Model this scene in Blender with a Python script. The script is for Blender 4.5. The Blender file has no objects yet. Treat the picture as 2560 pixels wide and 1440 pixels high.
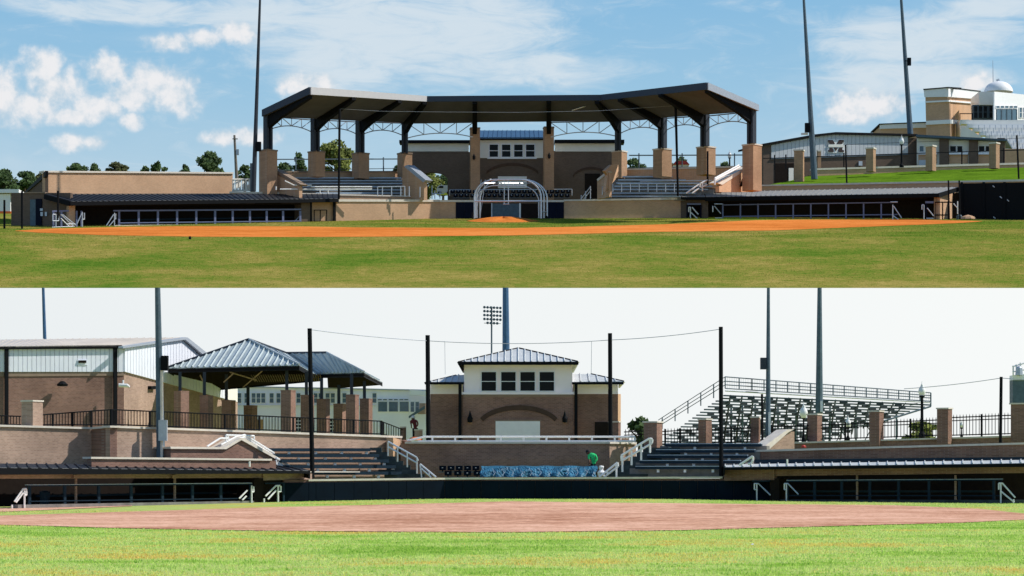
import bpy, bmesh, math, random
from mathutils import Vector, Matrix
random.seed(11)
S = bpy.context.scene
C = S.collection
# ------------------------------------------------------------------ camera
F, HZ, EYE = 6000.0, 1178.0, 1.6
cam = bpy.data.cameras.new('camera'); co = bpy.data.objects.new('camera', cam); C.objects.link(co)
co.location = (0, 0, EYE); co.rotation_euler = (math.pi/2, 0, 0)
cam.sensor_width = 36; cam.lens = F/2560*36; cam.shift_y = (HZ-720)/2560
cam.clip_start = 0.5; cam.clip_end = 3000
S.camera = co
# ------------------------------------------------------------------ light
SUN_EL, SUN_AZ = math.radians(44), math.radians(5)      # azimuth measured from +X towards +Y
sl = bpy.data.lights.new('sun', 'SUN'); sl.energy = 4.9; sl.angle = math.radians(0.5); sl.color = (1.0, 0.95, 0.87)
so = bpy.data.objects.new('sun', sl); C.objects.link(so)
sd = Vector((math.cos(SUN_EL)*math.cos(SUN_AZ), math.cos(SUN_EL)*math.sin(SUN_AZ), math.sin(SUN_EL)))
so.rotation_euler = sd.to_track_quat('Z', 'Y').to_euler(); so.location = sd*200
w = bpy.data.worlds.new('World'); S.world = w; w.use_nodes = True
nt = w.node_tree; nt.nodes.clear()
def N(t, **k):
    n = nt.nodes.new(t)
    for a, b in k.items(): setattr(n, a, b)
    return n
def L(a, b): nt.links.new(a, b)
def mth(op, a, b=None, c=None, clamp=False):
    n = N('ShaderNodeMath', operation=op); n.use_clamp = clamp
    for i, x in enumerate((a, b, c)):
        if x is None: continue
        if isinstance(x, (int, float)): n.inputs[i].default_value = x
        else: L(x, n.inputs[i])
    return n.outputs[0]
def smooth(x, lo, hi):
    n = N('ShaderNodeMapRange', interpolation_type='SMOOTHSTEP')
    L(x, n.inputs[0]); n.inputs[1].default_value = lo; n.inputs[2].default_value = hi
    return n.outputs[0]
out = N('ShaderNodeOutputWorld'); bg = N('ShaderNodeBackground'); L(bg.outputs[0], out.inputs[0])
tc = N('ShaderNodeTexCoord')
mp = N('ShaderNodeMapping'); L(tc.outputs['Generated'], mp.inputs[0]); mp.inputs['Scale'].default_value = (1, 1, 3.4)
sky = N('ShaderNodeTexSky', sky_type='NISHITA'); sky.sun_disc = False
sky.sun_elevation = SUN_EL; sky.sun_rotation = math.radians(90)-SUN_AZ
sky.air_density = 1.0; sky.dust_density = 0.6; sky.ozone_density = 1.5
L(mp.outputs[0], sky.inputs[0])
tint = N('ShaderNodeMix', data_type='RGBA', blend_type='MULTIPLY'); tint.inputs[0].default_value = 1
L(sky.outputs[0], tint.inputs[6]); tint.inputs[7].default_value = (1.0, 1.0, 0.86, 1)
sep = N('ShaderNodeSeparateXYZ'); L(tc.outputs['Generated'], sep.inputs[0])
gr = N('ShaderNodeValToRGB'); L(sep.outputs[2], gr.inputs[0]); ge = gr.color_ramp.elements
ge[0].position = 0; ge[0].color = (.66, .77, .84, 1); ge[1].position = 1; ge[1].color = (.06, .15, .38, 1)
for pp, cc in ((.12, (.50, .70, .84)), (.155, (.36, .62, .83)), (.195, (.27, .55, .82)), (.4, (.13, .30, .60))):
    x_ = ge.new(pp); x_.color = (*cc, 1)
g10 = N('ShaderNodeMix', data_type='RGBA', blend_type='MULTIPLY'); g10.inputs[0].default_value = 1; L(gr.outputs[0], g10.inputs[6]); g10.inputs[7].default_value = (10, 10, 10, 1); g10.clamp_result = False
base = N('ShaderNodeMix', data_type='RGBA'); base.inputs[0].default_value = .85; L(tint.outputs[2], base.inputs[6]); L(g10.outputs[2], base.inputs[7])
def blob(px, py, rx, ry):
    az, el = (px-1280)/F, (HZ-py)/F
    d = Vector((az, 1, el)).normalized()
    m = N('ShaderNodeMapping'); L(tc.outputs['Generated'], m.inputs[0])
    s = (F/rx/1.1, 30.0, F/ry/1.1); m.inputs['Scale'].default_value = s
    m.inputs['Location'].default_value = (-d.x*s[0], -d.y*s[1], -d.z*s[2])
    v = N('ShaderNodeVectorMath', operation='LENGTH'); L(m.outputs[0], v.inputs[0])
    return mth('SUBTRACT', 1.0, v.outputs['Value'])
def noise(scale, detail=6, rough=.55, sv=(1, 1, 1), loc=(0, 0, 0), dist=0):
    m = N('ShaderNodeMapping'); L(tc.outputs['Generated'], m.inputs[0]); m.inputs['Scale'].default_value = sv; m.inputs['Location'].default_value = loc
    n = N('ShaderNodeTexNoise'); L(m.outputs[0], n.inputs['Vector'])
    n.inputs['Scale'].default_value = scale; n.inputs['Detail'].default_value = detail; n.inputs['Roughness'].default_value = rough
    n.inputs['Distortion'].default_value = dist
    return n.outputs['Fac']
cum = [(8, 245, 50, 62), (110, 178, 40, 42), (135, 225, 70, 48), (70, 262, 80, 34), (272, 178, 48, 34), (385, 200, 62, 42), (430, 225, 66, 52), (330, 235, 70, 36),
       (240, 268, 70, 26), (328, 303, 26, 18), (175, 290, 66, 20), (185, 356, 34, 20), (232, 357, 34, 16), (570, 346, 46, 16), (640, 345, 60, 20), (745, 214, 46, 26), (800, 205, 34, 22),
       (2150, 268, 66, 38), (2215, 262, 62, 38), (2110, 282, 40, 26), (2448, 212, 36, 22), (430, 108, 60, 22), (505, 98, 44, 20), (600, 82, 60, 24)]
acc = None
for b in cum:
    x = blob(*b); acc = x if acc is None else mth('MAXIMUM', acc, x)
nf = noise(62, 7, .55); nf2 = noise(210, 5, .55, loc=(3, 1, 2))
cd = mth('ADD', acc, mth('MULTIPLY', mth('SUBTRACT', nf, .5), 2.1))
cd = mth('ADD', cd, mth('MULTIPLY', mth('SUBTRACT', nf2, .5), .9))
cmask = mth('MULTIPLY', smooth(cd, -.42, .55), .94)
soft = None
for b in [(1000, 70, 520, 190), (300, 25, 320, 40), (1250, 170, 380, 60), (2330, 90, 330, 90), (2250, 200, 320, 60), (880, 150, 260, 120), (640, 40, 260, 60), (2500, 20, 160, 40)]:
    x = blob(*b); soft = x if soft is None else mth('MAXIMUM', soft, x)
wn = noise(34, 10, .66, sv=(1, 1, 3.6), dist=.8)
wd = mth('ADD', mth('MULTIPLY', smooth(soft, -.1, .75), .95), mth('MULTIPLY', mth('SUBTRACT', wn, .5), 2.2))
# thin veil everywhere over the rest of the sky
wmask = mth('MULTIPLY', smooth(wd, .0, 1.1), .84)
vn = noise(9, 7, .6, sv=(1, 1, 4), loc=(7, 2, 5), dist=.5)
veil = mth('MULTIPLY', smooth(vn, .45, .85), .3)
wmask = mth('MAXIMUM', wmask, veil)
mix1 = N('ShaderNodeMix', data_type='RGBA'); L(wmask, mix1.inputs[0]); L(base.outputs[2], mix1.inputs[6]); mix1.inputs[7].default_value = (7.0, 7.8, 8.4, 1)
ccol = N('ShaderNodeMix', data_type='RGBA'); L(smooth(mth('ADD', mth('MULTIPLY', nf2, .5), mth('ADD', mth('MULTIPLY', nf, .5), mth('MULTIPLY', acc, .10))), .40, .64), ccol.inputs[0]); ccol.inputs[6].default_value = (5.6, 6.7, 7.6, 1); ccol.inputs[7].default_value = (8.8, 8.7, 8.8, 1)
mix2 = N('ShaderNodeMix', data_type='RGBA'); L(cmask, mix2.inputs[0]); L(mix1.outputs[2], mix2.inputs[6]); L(ccol.outputs[2], mix2.inputs[7])
L(mix2.outputs[2], bg.inputs[0]); bg.inputs[1].default_value = 0.1
S.view_settings.view_transform = 'Standard'; S.view_settings.look = 'None'; S.view_settings.exposure = 0; S.view_settings.gamma = 1
S.view_settings.use_curve_mapping = False
S.render.engine = 'CYCLES'
S.cycles.max_bounces = 6

# ------------------------------------------------------------------ geometry helpers
def P(px, py, Y): return Vector(((px-1280)/F*Y, Y, EYE+(HZ-py)/F*Y))
class VP:                                   # a vertical plane through two plan points
    def __init__(s, a, b, raw=False):
        if raw: s.A, s.B = a, b
        else:
            s.A = Vector(((a[0]-1280)/F*a[1], a[1])); s.B = Vector(((b[0]-1280)/F*b[1], b[1]))
        u = (s.B-s.A).normalized(); n = Vector((u.y, -u.x))
        if n.dot(s.A) > 0: n = -n
        s.u, s.n = u, n
    def off(s, d): return VP(s.A-s.n*d, s.B-s.n*d, True)     # d > 0: farther from the viewer
    def hit(s, px, py):
        k = (px-1280)/F
        # (k*Y - Ax)*n.x + (Y-Ay)*n.y = 0
        Y = (s.A.dot(s.n))/(k*s.n.x+s.n.y)
        return P(px, py, Y)
    def N3(s): return Vector((s.n.x, s.n.y, 0))
def FP(Y): return VP((0, Y), (2560, Y))
class MB:
    def __init__(s): s.v = []; s.f = []
    def prism(s, pts, d):
        i = len(s.v); n = len(pts); d = Vector(d)
        s.v += [Vector(p) for p in pts]; s.v += [Vector(p)+d for p in pts]
        s.f.append(tuple(range(i, i+n))); s.f.append(tuple(range(i+2*n-1, i+n-1, -1)))
        for k in range(n):
            m = (k+1) % n; s.f.append((i+k, i+n+k, i+n+m, i+m))
        return s
    def on(s, pl, pts, out=0, th=.3):
        q = pl.off(-out); s.prism([q.hit(*p) for p in pts], -q.N3()*th); return s
    def tube(s, a, b, r, n=6, r2=None):
        a, b = Vector(a), Vector(b); r2 = r if r2 is None else r2
        d = (b-a); 
        if d.length < 1e-6: return s
        d.normalize(); x = d.orthogonal().normalized(); y = d.cross(x); i = len(s.v)
        for c, q in ((a, r), (b, r2)):
            for k in range(n):
                t = 2*math.pi*(k+.5)/n; s.v.append(c+x*math.cos(t)*q+y*math.sin(t)*q)
        for k in range(n): s.f.append((i+k, i+(k+1) % n, i+n+(k+1) % n, i+n+k))
        s.f.append(tuple(range(i+n-1, i-1, -1))); s.f.append(tuple(range(i+n, i+2*n)))
        return s
    def path(s, pts, r, n=6):
        for a, b in zip(pts, pts[1:]): s.tube(a, b, r, n)
        return s
    def box(s, c, sz, rz=0):
        c = Vector(c); hx, hy, hz = sz[0]/2, sz[1]/2, sz[2]/2; cs, sn = math.cos(rz), math.sin(rz)
        pts = [(-hx, -hy), (hx, -hy), (hx, hy), (-hx, hy)]
        s.prism([c+Vector((x*cs-y*sn, x*sn+y*cs, -hz)) for x, y in pts], (0, 0, 2*hz)); return s
    def lathe(s, c, prof, n=12):
        c = Vector(c); i = len(s.v)
        for r, z in prof:
            for k in range(n):
                t = 2*math.pi*k/n; s.v.append(c+Vector((r*math.cos(t), r*math.sin(t), z)))
        for j in range(len(prof)-1):
            for k in range(n):
                a = i+j*n+k; b = i+j*n+(k+1) % n; s.f.append((a, b, b+n, a+n))
        return s
    def build(s, name, m, parent=None, label=None, kind=None, smooth=False):
        org = ORG.get(parent.name, Vector()) if parent else Vector()
        me = bpy.data.meshes.new(name)
        me.from_pydata([tuple(p-org) for p in s.v], [], s.f)
        bm = bmesh.new(); bm.from_mesh(me)
        bmesh.ops.recalc_face_normals(bm, faces=bm.faces); bm.to_mesh(me); bm.free()
        if smooth:
            for p in me.polygons: p.use_smooth = True
        me.materials.append(m)
        o = bpy.data.objects.new(name, me); C.objects.link(o)
        if parent: o.parent = parent; ORG[o.name] = org
        if label: o['label'] = label
        if kind: o['kind'] = kind
        return o
ORG = {}
def thing(name, label, cat, loc, group=None):
    o = bpy.data.objects.new(name, None); C.objects.link(o); o.location = Vector(loc); o.empty_display_size = .3
    o['label'] = label; o['category'] = cat
    if group: o['group'] = group
    ORG[o.name] = Vector(loc)
    return o
def tag(o, label, cat, group=None):
    o['label'] = label; o['category'] = cat
    if group: o['group'] = group
    return o
def part(par, name, m, pl, pts, out=0, th=.3, label=None, kind=None):
    return MB().on(pl, pts, out, th).build(name, m, par, label, kind)
def R(x0, y0, x1, y1): return [(x0, y0), (x1, y0), (x1, y1), (x0, y1)]
def QL(x0, ya, yb, x1, yc, yd): return [(x0, ya), (x1, yc), (x1, yd), (x0, yb)]     # left edge ya-yb, right edge yc-yd
def lerp(a, b, t): return a+(b-a)*t
def ip(tab, x):
    if x <= tab[0][0]: return tab[0][1]
    for (a, va), (b, vb) in zip(tab, tab[1:]):
        if x <= b: return va+(vb-va)*(x-a)/(b-a)
    return tab[-1][1]

# ------------------------------------------------------------------ materials
def material(name, col, rough=.7, metal=0, var=.12, scale=3.0, spec=.3, col2=None, bump=0, fine=None, stretch=(1, 1, 1)):
    m = bpy.data.materials.new(name); m.use_nodes = True; t = m.node_tree; b = t.nodes['Principled BSDF']
    b.inputs['Roughness'].default_value = rough; b.inputs['Metallic'].default_value = metal; b.inputs['Specular IOR Level'].default_value = spec
    g = t.nodes.new('ShaderNodeNewGeometry'); mpn = t.nodes.new('ShaderNodeMapping'); t.links.new(g.outputs['Position'], mpn.inputs[0]); mpn.inputs['Scale'].default_value = stretch
    n = t.nodes.new('ShaderNodeTexNoise'); n.inputs['Scale'].default_value = scale; n.inputs['Detail'].default_value = 6; n.inputs['Roughness'].default_value = .6
    t.links.new(mpn.outputs[0], n.inputs['Vector'])
    r = t.nodes.new('ShaderNodeValToRGB'); t.links.new(n.outputs['Fac'], r.inputs[0])
    r.color_ramp.elements[0].position = .3; r.color_ramp.elements[1].position = .7
    a = [max(0, c*(1-var)) for c in col]; c2 = col2 if col2 else [min(1, c*(1+var)) for c in col]
    r.color_ramp.elements[0].color = (*a, 1); r.color_ramp.elements[1].color = (*c2, 1)
    t.links.new(r.outputs[0], b.inputs['Base Color'])
    if bump:
        bn = t.nodes.new('ShaderNodeBump'); bn.inputs['Strength'].default_value = bump; bn.inputs['Distance'].default_value = .05
        n2 = t.nodes.new('ShaderNodeTexNoise'); n2.inputs['Scale'].default_value = fine or scale*6; n2.inputs['Detail'].default_value = 4
        t.links.new(g.outputs['Position'], n2.inputs['Vector']); t.links.new(n2.outputs['Fac'], bn.inputs['Height']); t.links.new(bn.outputs[0], b.inputs['Normal'])
    return m
def brick_mat(name, c1, c2, mortar, scale=1.0, var=.5, big=.12):
    m = bpy.data.materials.new(name); m.use_nodes = True; t = m.node_tree; b = t.nodes['Principled BSDF']
    b.inputs['Roughness'].default_value = 1; b.inputs['Specular IOR Level'].default_value = .0
    g = t.nodes.new('ShaderNodeNewGeometry'); sp = t.nodes.new('ShaderNodeSeparateXYZ'); t.links.new(g.outputs['Position'], sp.inputs[0])
    ad = t.nodes.new('ShaderNodeMath'); ad.operation = 'MULTIPLY_ADD'; t.links.new(sp.outputs[1], ad.inputs[0]); ad.inputs[1].default_value = .83; t.links.new(sp.outputs[0], ad.inputs[2])
    cb = t.nodes.new('ShaderNodeCombineXYZ'); t.links.new(ad.outputs[0], cb.inputs[0]); t.links.new(sp.outputs[2], cb.inputs[1])
    br = t.nodes.new('ShaderNodeTexBrick'); t.links.new(cb.outputs[0], br.inputs['Vector'])
    br.inputs['Color1'].default_value = (*c1, 1); br.inputs['Color2'].default_value = (*c2, 1); br.inputs['Mortar'].default_value = (*mortar, 1)
    br.inputs['Scale'].default_value = scale; br.inputs['Brick Width'].default_value = .24; br.inputs['Row Height'].default_value = .08; br.inputs['Mortar Size'].default_value = .012
    br.inputs['Bias'].default_value = -.1
    n = t.nodes.new('ShaderNodeTexNoise'); n.inputs['Scale'].default_value = .35; n.inputs['Detail'].default_value = 8; n.inputs['Roughness'].default_value = .65; t.links.new(g.outputs['Position'], n.inputs['Vector'])
    mr = t.nodes.new('ShaderNodeMapRange'); t.links.new(n.outputs['Fac'], mr.inputs[0]); mr.inputs[1].default_value = .3; mr.inputs[2].default_value = .7; mr.inputs[3].default_value = 1-big; mr.inputs[4].default_value = 1+big
    mx = t.nodes.new('ShaderNodeMix'); mx.data_type = 'RGBA'; mx.blend_type = 'MULTIPLY'; mx.inputs[0].default_value = 1
    t.links.new(br.outputs[0], mx.inputs[6]); t.links.new(mr.outputs[0], mx.inputs[7]); t.links.new(mx.outputs[2], b.inputs['Base Color'])
    bp = t.nodes.new('ShaderNodeBump'); bp.inputs['Strength'].default_value = .25; bp.inputs['Distance'].default_value = .01; bp.invert = True
    t.links.new(br.outputs['Fac'], bp.inputs['Height']); t.links.new(bp.outputs[0], b.inputs['Normal'])
    return m
def grass_mat(name, cols, patch=(.10, .35), rep=.5, fine_lo=.72, fine_hi=1.25):
    # patches of greener and drier turf; the fine noise is blade-scale mottling
    m = bpy.data.materials.new(name); m.use_nodes = True; t = m.node_tree; b = t.nodes['Principled BSDF']
    b.inputs['Roughness'].default_value = 1; b.inputs['Specular IOR Level'].default_value = .0
    g = t.nodes.new('ShaderNodeNewGeometry')
    def nz(sc, d=6, st=(1, 1, 1), dist=0):
        mm = t.nodes.new('ShaderNodeMapping'); t.links.new(g.outputs['Position'], mm.inputs[0]); mm.inputs['Scale'].default_value = st
        n = t.nodes.new('ShaderNodeTexNoise'); n.inputs['Scale'].default_value = sc; n.inputs['Detail'].default_value = d; n.inputs['Roughness'].default_value = .62; n.inputs['Distortion'].default_value = dist
        t.links.new(mm.outputs[0], n.inputs['Vector']); return n.outputs['Fac']
    def ma(op, a, bb, cc=None):
        n = t.nodes.new('ShaderNodeMath'); n.operation = op
        for i, x in enumerate((a, bb, cc)):
            if x is None: continue
            if isinstance(x, (int, float)): n.inputs[i].default_value = x
            else: t.links.new(x, n.inputs[i])
        return n.outputs[0]
    a = nz(patch[0], 7, dist=.4); c = nz(patch[1], 8, st=(.5, 1, 1)); d = nz(5.0, 8)
    v = ma('ADD', ma('MULTIPLY', a, .55), ma('MULTIPLY', c, .45)); v = ma('ADD', v, ma('MULTIPLY', ma('SUBTRACT', d, .5), rep)); s_ = nz(2.2, 8, (.45, 1, 1)); v = ma('ADD', v, ma('MULTIPLY', ma('SUBTRACT', s_, .5), rep*1.1))
    r = t.nodes.new('ShaderNodeValToRGB'); t.links.new(v, r.inputs[0])
    e = r.color_ramp.elements; e[0].position = cols[0][0]; e[0].color = (*cols[0][1], 1); e[1].position = cols[-1][0]; e[1].color = (*cols[-1][1], 1)
    for p, cc in cols[1:-1]:
        q = e.new(p); q.color = (*cc, 1)
    f = nz(22, 5)
    mr = t.nodes.new('ShaderNodeMapRange'); t.links.new(f, mr.inputs[0]); mr.inputs[1].default_value = .3; mr.inputs[2].default_value = .7; mr.inputs[3].default_value = fine_lo; mr.inputs[4].default_value = fine_hi
    mx = t.nodes.new('ShaderNodeMix'); mx.data_type = 'RGBA'; mx.blend_type = 'MULTIPLY'; mx.inputs[0].default_value = 1
    t.links.new(r.outputs[0], mx.inputs[6]); t.links.new(mr.outputs[0], mx.inputs[7]); t.links.new(mx.outputs[2], b.inputs['Base Color'])
    bn = t.nodes.new('ShaderNodeBump'); bn.inputs['Strength'].default_value = .5; bn.inputs['Distance'].default_value = .04; t.links.new(f, bn.inputs['Height']); t.links.new(bn.outputs[0], b.inputs['Normal'])
    return m
def glow_mat(name, col, st):
    m = bpy.data.materials.new(name); m.use_nodes = True; t = m.node_tree; t.nodes.clear()
    o = t.nodes.new('ShaderNodeOutputMaterial'); e = t.nodes.new('ShaderNodeEmission'); e.inputs[0].default_value = (*col, 1); e.inputs[1].default_value = st
    t.links.new(e.outputs[0], o.inputs[0]); return m
M = {}
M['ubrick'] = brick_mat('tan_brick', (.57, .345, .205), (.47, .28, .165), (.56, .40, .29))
M['ubrick_shade'] = brick_mat('shaded_tan_brick', (.15, .105, .08), (.11, .078, .062), (.15, .12, .10))  # copy of the tan brick with shade put into its colour
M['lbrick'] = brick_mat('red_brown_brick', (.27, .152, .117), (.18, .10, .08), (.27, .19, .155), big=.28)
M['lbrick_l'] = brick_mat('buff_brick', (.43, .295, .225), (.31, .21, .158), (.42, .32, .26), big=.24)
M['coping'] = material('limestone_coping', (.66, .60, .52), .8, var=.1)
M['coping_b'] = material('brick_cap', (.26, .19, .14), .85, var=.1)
M['navy'] = material('navy_pad', (.004, .006, .018), .7, var=.2, spec=.1)
M['teal'] = material('dark_teal_pad', (.0022, .0075, .0165), .7, var=.25, scale=1.0, spec=.08)
M['steel_d'] = material('dark_grey_steel', (.035, .044, .060), .6, spec=.2, var=.1)
M['fascia'] = material('slate_blue_fascia', (.040, .056, .085), .6, spec=.2, var=.06)
M['deck'] = material('grey_brown_roof_deck', (.105, .108, .125), .9, var=.12, scale=.6, spec=0)
M['black'] = material('black_paint', (.004, .005, .007), .7, var=.1, spec=.12)
M['blackroof'] = material('black_metal_roof', (.022, .024, .030), .6, var=.12, spec=.2)
M['greyroof'] = material('grey_metal_roof', (.27, .265, .25), .5, var=.1, spec=.4)
M['alu'] = material('brushed_aluminium', (.62, .64, .68), .38, metal=.6, var=.08)
M['alu_b'] = material('blue_grey_aluminium', (.36, .44, .53), .5, metal=.1, var=.15, scale=1.5)
M['galv'] = material('galvanised_steel', (.42, .46, .52), .45, metal=.4, var=.1, scale=6)
M['galv_d'] = material('weathered_blue_steel', (.085, .125, .16), .6, var=.2, scale=4, spec=.2)
M['pole_b'] = material('blue_painted_pole', (.05, .12, .24), .5, var=.2, scale=4)
M['white'] = material('white_paint', (.80, .80, .80), .6, var=.04)
M['cream'] = material('cream_siding', (.78, .76, .70), .7, var=.05, scale=1)
M['cream_l'] = material('white_panel_siding', (.93, .85, .87), .6, var=.03, scale=1)
M['siding'] = material('pale_metal_siding', (.76, .79, .86), .5, var=.04, scale=.8)
M['siding_u'] = material('white_metal_siding', (.55, .57, .60), .5, var=.05, scale=.8)
M['glass'] = material('dark_glass', (.004, .006, .008), .25, var=.1, spec=.12)
M['glass_b'] = material('blue_glass', (.06, .11, .15), .12, var=.2, spec=.6)
M['roofblue'] = material('blue_metal_roof', (.045, .11, .20), .4, var=.15, spec=.5)
M['panel'] = material('pale_grey_green_seam_roof', (.40, .46, .47), .5, var=.15, scale=1.2, spec=.3)
M['panel_w'] = material('pale_metal_roof', (.52, .54, .54), .5, var=.12, scale=1.2, spec=.3)
M['concrete'] = material('concrete', (.22, .21, .20), .95, var=.25, scale=2, bump=.2, spec=0)
M['concrete_t'] = material('dark_teal_concrete', (.045, .06, .062), .95, var=.4, scale=2)  # dark blue-green grey with random mottling
M['bench'] = material('dark_blue_bench', (.008, .024, .042), .6, var=.2, spec=.15)
M['inside'] = material('shaded_block_wall', (.022, .017, .015), .95, var=.15, spec=0)  # near-black base colour stands in for interior shade
M['roofgrey'] = material('weathered_tan_roof', (.50, .46, .42), .7, var=.10, scale=.7, stretch=(1, .3, 1))
M['tarp'] = material('blue_tarpaulin', (.010, .085, .16), .5, var=.45, scale=1.6, spec=.3, col2=(.05, .22, .36), bump=.2, fine=5)
M['orange'] = material('orange_plastic', (.75, .16, .02), .5)
M['red'] = material('red_paint', (.45, .04, .03), .5)
M['green_cloth'] = material('green_shirt', (.02, .50, .16), .8, var=.25, scale=9)
M['dark_cloth'] = material('black_cloth', (.012, .012, .016), .9)
M['maroon'] = material('maroon_cloth', (.16, .03, .04), .85)
M['skin'] = material('brown_skin', (.10, .05, .032), .6)
M['bark'] = material('bark', (.10, .075, .055), .95, var=.3, scale=5)
M['leafA'] = material('pine_foliage', (.022, .058, .018), .8, var=.45, scale=1.2, col2=(.085, .145, .038))
M['leafB'] = material('broadleaf_foliage', (.085, .12, .018), .8, var=.4, scale=1.0, col2=(.24, .27, .05))
M['leafC'] = material('olive_foliage', (.040, .055, .018), .8, var=.4, scale=1.0, col2=(.11, .12, .035))
M['wood'] = material('weathered_wood_pole', (.20, .17, .14), .9)
M['udirt'] = grass_mat('orange_infield_clay', [(.34, (.50, .14, .026)), (.5, (.68, .21, .045)), (.64, (.78, .28, .075))], patch=(.06, .4), rep=.35, fine_lo=.9, fine_hi=1.08)
M['ldirt'] = grass_mat('dusty_infield_clay', [(.34, (.37, .175, .105)), (.44, (.52, .275, .18)), (.54, (.67, .385, .265)), (.68, (.80, .50, .37))], patch=(.07, .35), rep=.75, fine_lo=.8, fine_hi=1.15)
M['ugrass'] = grass_mat('dry_green_turf', [(.34, (.07, .16, .014)), (.45, (.15, .20, .028)), (.54, (.235, .22, .045)), (.64, (.36, .28, .08))], patch=(.07, .22), rep=.36)
M['lgrass'] = grass_mat('bright_green_turf', [(.33, (.16, .30, .035)), (.43, (.29, .42, .08)), (.51, (.42, .50, .17)), (.56, (.44, .43, .11)), (.66, (.54, .37, .10))], patch=(.11, .3), rep=.34)
M['berm'] = grass_mat('lush_green_turf', [(.3, (.045, .10, .008)), (.7, (.16, .28, .02))])
M['sky_glow'] = glow_mat('bright_overcast_sky', (.855, .875, .885), 1.0)
_t = M['sky_glow'].node_tree; _g = _t.nodes.new('ShaderNodeNewGeometry'); _s = _t.nodes.new('ShaderNodeSeparateXYZ'); _m = _t.nodes.new('ShaderNodeMapRange'); _c = _t.nodes.new('ShaderNodeMix'); _c.data_type = 'RGBA'
_t.links.new(_g.outputs['Position'], _s.inputs[0]); _t.links.new(_s.outputs[0], _m.inputs[0]); _m.inputs[1].default_value = -60; _m.inputs[2].default_value = 60
_t.links.new(_m.outputs[0], _c.inputs[0]); _c.inputs[6].default_value = (.80, .845, .865, 1); _c.inputs[7].default_value = (.965, .985, .97, 1); _t.links.new(_c.outputs[2], _t.nodes['Emission'].inputs[0])
M['hat'] = material('white_cap', (.8, .8, .8), .8)

M['arch'] = material('dark_arch_brick', (.085, .055, .042), .95, spec=0)
M['eave_sun'] = material('painted_eave_glint', (.50, .50, .48), .6, var=.1, spec=.2)  # pale colour stands in for sunlight on the rib ends
M['fascia_lit'] = material('sunlit_fascia_paint', (.50, .50, .51), .5, var=.04, spec=.3)  # fascia whitened, sunlight put into its colour
def blade_mat(src, name, gain):
    m = src.copy(); m.name = name; t = m.node_tree; b = t.nodes['Principled BSDF']; o = [n for n in t.nodes if n.type == 'OUTPUT_MATERIAL'][0]
    mx = b.inputs['Base Color'].links[0].from_node; sc = t.nodes.new('ShaderNodeMix'); sc.data_type = 'RGBA'; sc.blend_type = 'MULTIPLY'; sc.inputs[0].default_value = 1; sc.inputs[7].default_value = (gain, gain, gain, 1)
    t.links.new(mx.outputs[2], sc.inputs[6]); t.links.new(sc.outputs[2], b.inputs['Base Color'])
    tr = t.nodes.new('ShaderNodeBsdfTranslucent'); t.links.new(sc.outputs[2], tr.inputs[0]); ms = t.nodes.new('ShaderNodeMixShader'); ms.inputs[0].default_value = .5
    t.links.new(b.outputs[0], ms.inputs[1]); t.links.new(tr.outputs[0], ms.inputs[2]); t.links.new(ms.outputs[0], o.inputs[0]); return m
M['lblade'] = blade_mat(M['lgrass'], 'bright_grass_blades', 1.75); M['ublade'] = blade_mat(M['ugrass'], 'dry_grass_blades', 1.6)

M['press_w'] = material('blue_white_panels', (.84, .85, .97), .6, var=.04, scale=.8, spec=.1)

M['pbrick_shade'] = brick_mat('shade_darkened_pier_brick', (.42, .25, .15), (.33, .195, .118), (.42, .30, .21), big=.2)  # tan brick darkened so canopy shade sits in its colour
# ================================================================== SETTING
BANK0, KNEE = 176.0, 205.07
def gU(Y):
    if Y < KNEE: return 15.035+(Y-BANK0)*.22446
    return 21.56+(min(Y, 275)-KNEE)*.14
def hitU(px, py):
    k = (HZ-py)/F
    Y = 8.75/(.14-k) if k >= .09733 else (.22446*176-15.035+EYE)/(.22446-k)
    return P(px, py, Y)
GL = [(-40, -.27), (-24.4, -.25), (-12.5, -.056), (-4, .06), (8, .06), (14.2, -.03), (25.6, -.08), (40, -.08)]
def gL(X, Y):
    t = max(0, min(1, (Y-60)/50)); t = t*t*(3-2*t)
    return (ip(GL, X-1.5)+ip(GL, X)+ip(GL, X+1.5))/3*t
def hitL(px, py):
    lo, hi = 20., 170.
    for _ in range(40):
        Y = (lo+hi)/2; p = P(px, py, Y)
        if p.z > gL(p.x, Y): lo = Y
        else: hi = Y
    return P(px, py, lo)
def sheet(name, xs, ys, zf, m):
    v = [(x, y, zf(x, y)) for y in ys for x in xs]; n = len(xs)
    f = [(j*n+i, j*n+i+1, (j+1)*n+i+1, (j+1)*n+i) for j in range(len(ys)-1) for i in range(n-1)]
    me = bpy.data.meshes.new(name); me.from_pydata(v, [], f); me.materials.append(m)
    o = bpy.data.objects.new(name, me); C.objects.link(o); o['kind'] = 'structure'; return o
def strip(name, xs, top, bot, hit, m, lift=.02, n=10, label=None, wob=0):
    v = []; f = []; rr = random.Random(5)
    for x in xs:
        a = hit(x, ip(top, x)); b = hit(x, ip(bot, x))
        wa, wb = rr.uniform(-wob, wob), rr.uniform(-wob, wob)
        for j in range(n+1):
            p = lerp(a, b, j/n)
            p.y += wa*(1-j/n)+wb*(j/n)
            v.append((p.x, p.y, (gU(p.y) if hit is hitU else gL(p.x, p.y))+lift))
    for i in range(len(xs)-1):
        for j in range(n):
            a = i*(n+1)+j; f.append((a, a+1, a+n+2, a+n+1))
    me = bpy.data.meshes.new(name); me.from_pydata(v, [], f); me.materials.append(m)
    bm = bmesh.new(); bm.from_mesh(me); bmesh.ops.recalc_face_normals(bm, faces=bm.faces); bm.to_mesh(me); bm.free()
    o = bpy.data.objects.new(name, me); C.objects.link(o); o['kind'] = 'structure'; return o
fr = lambda a, b, n: [a+(b-a)*i/n for i in range(n+1)]
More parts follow.
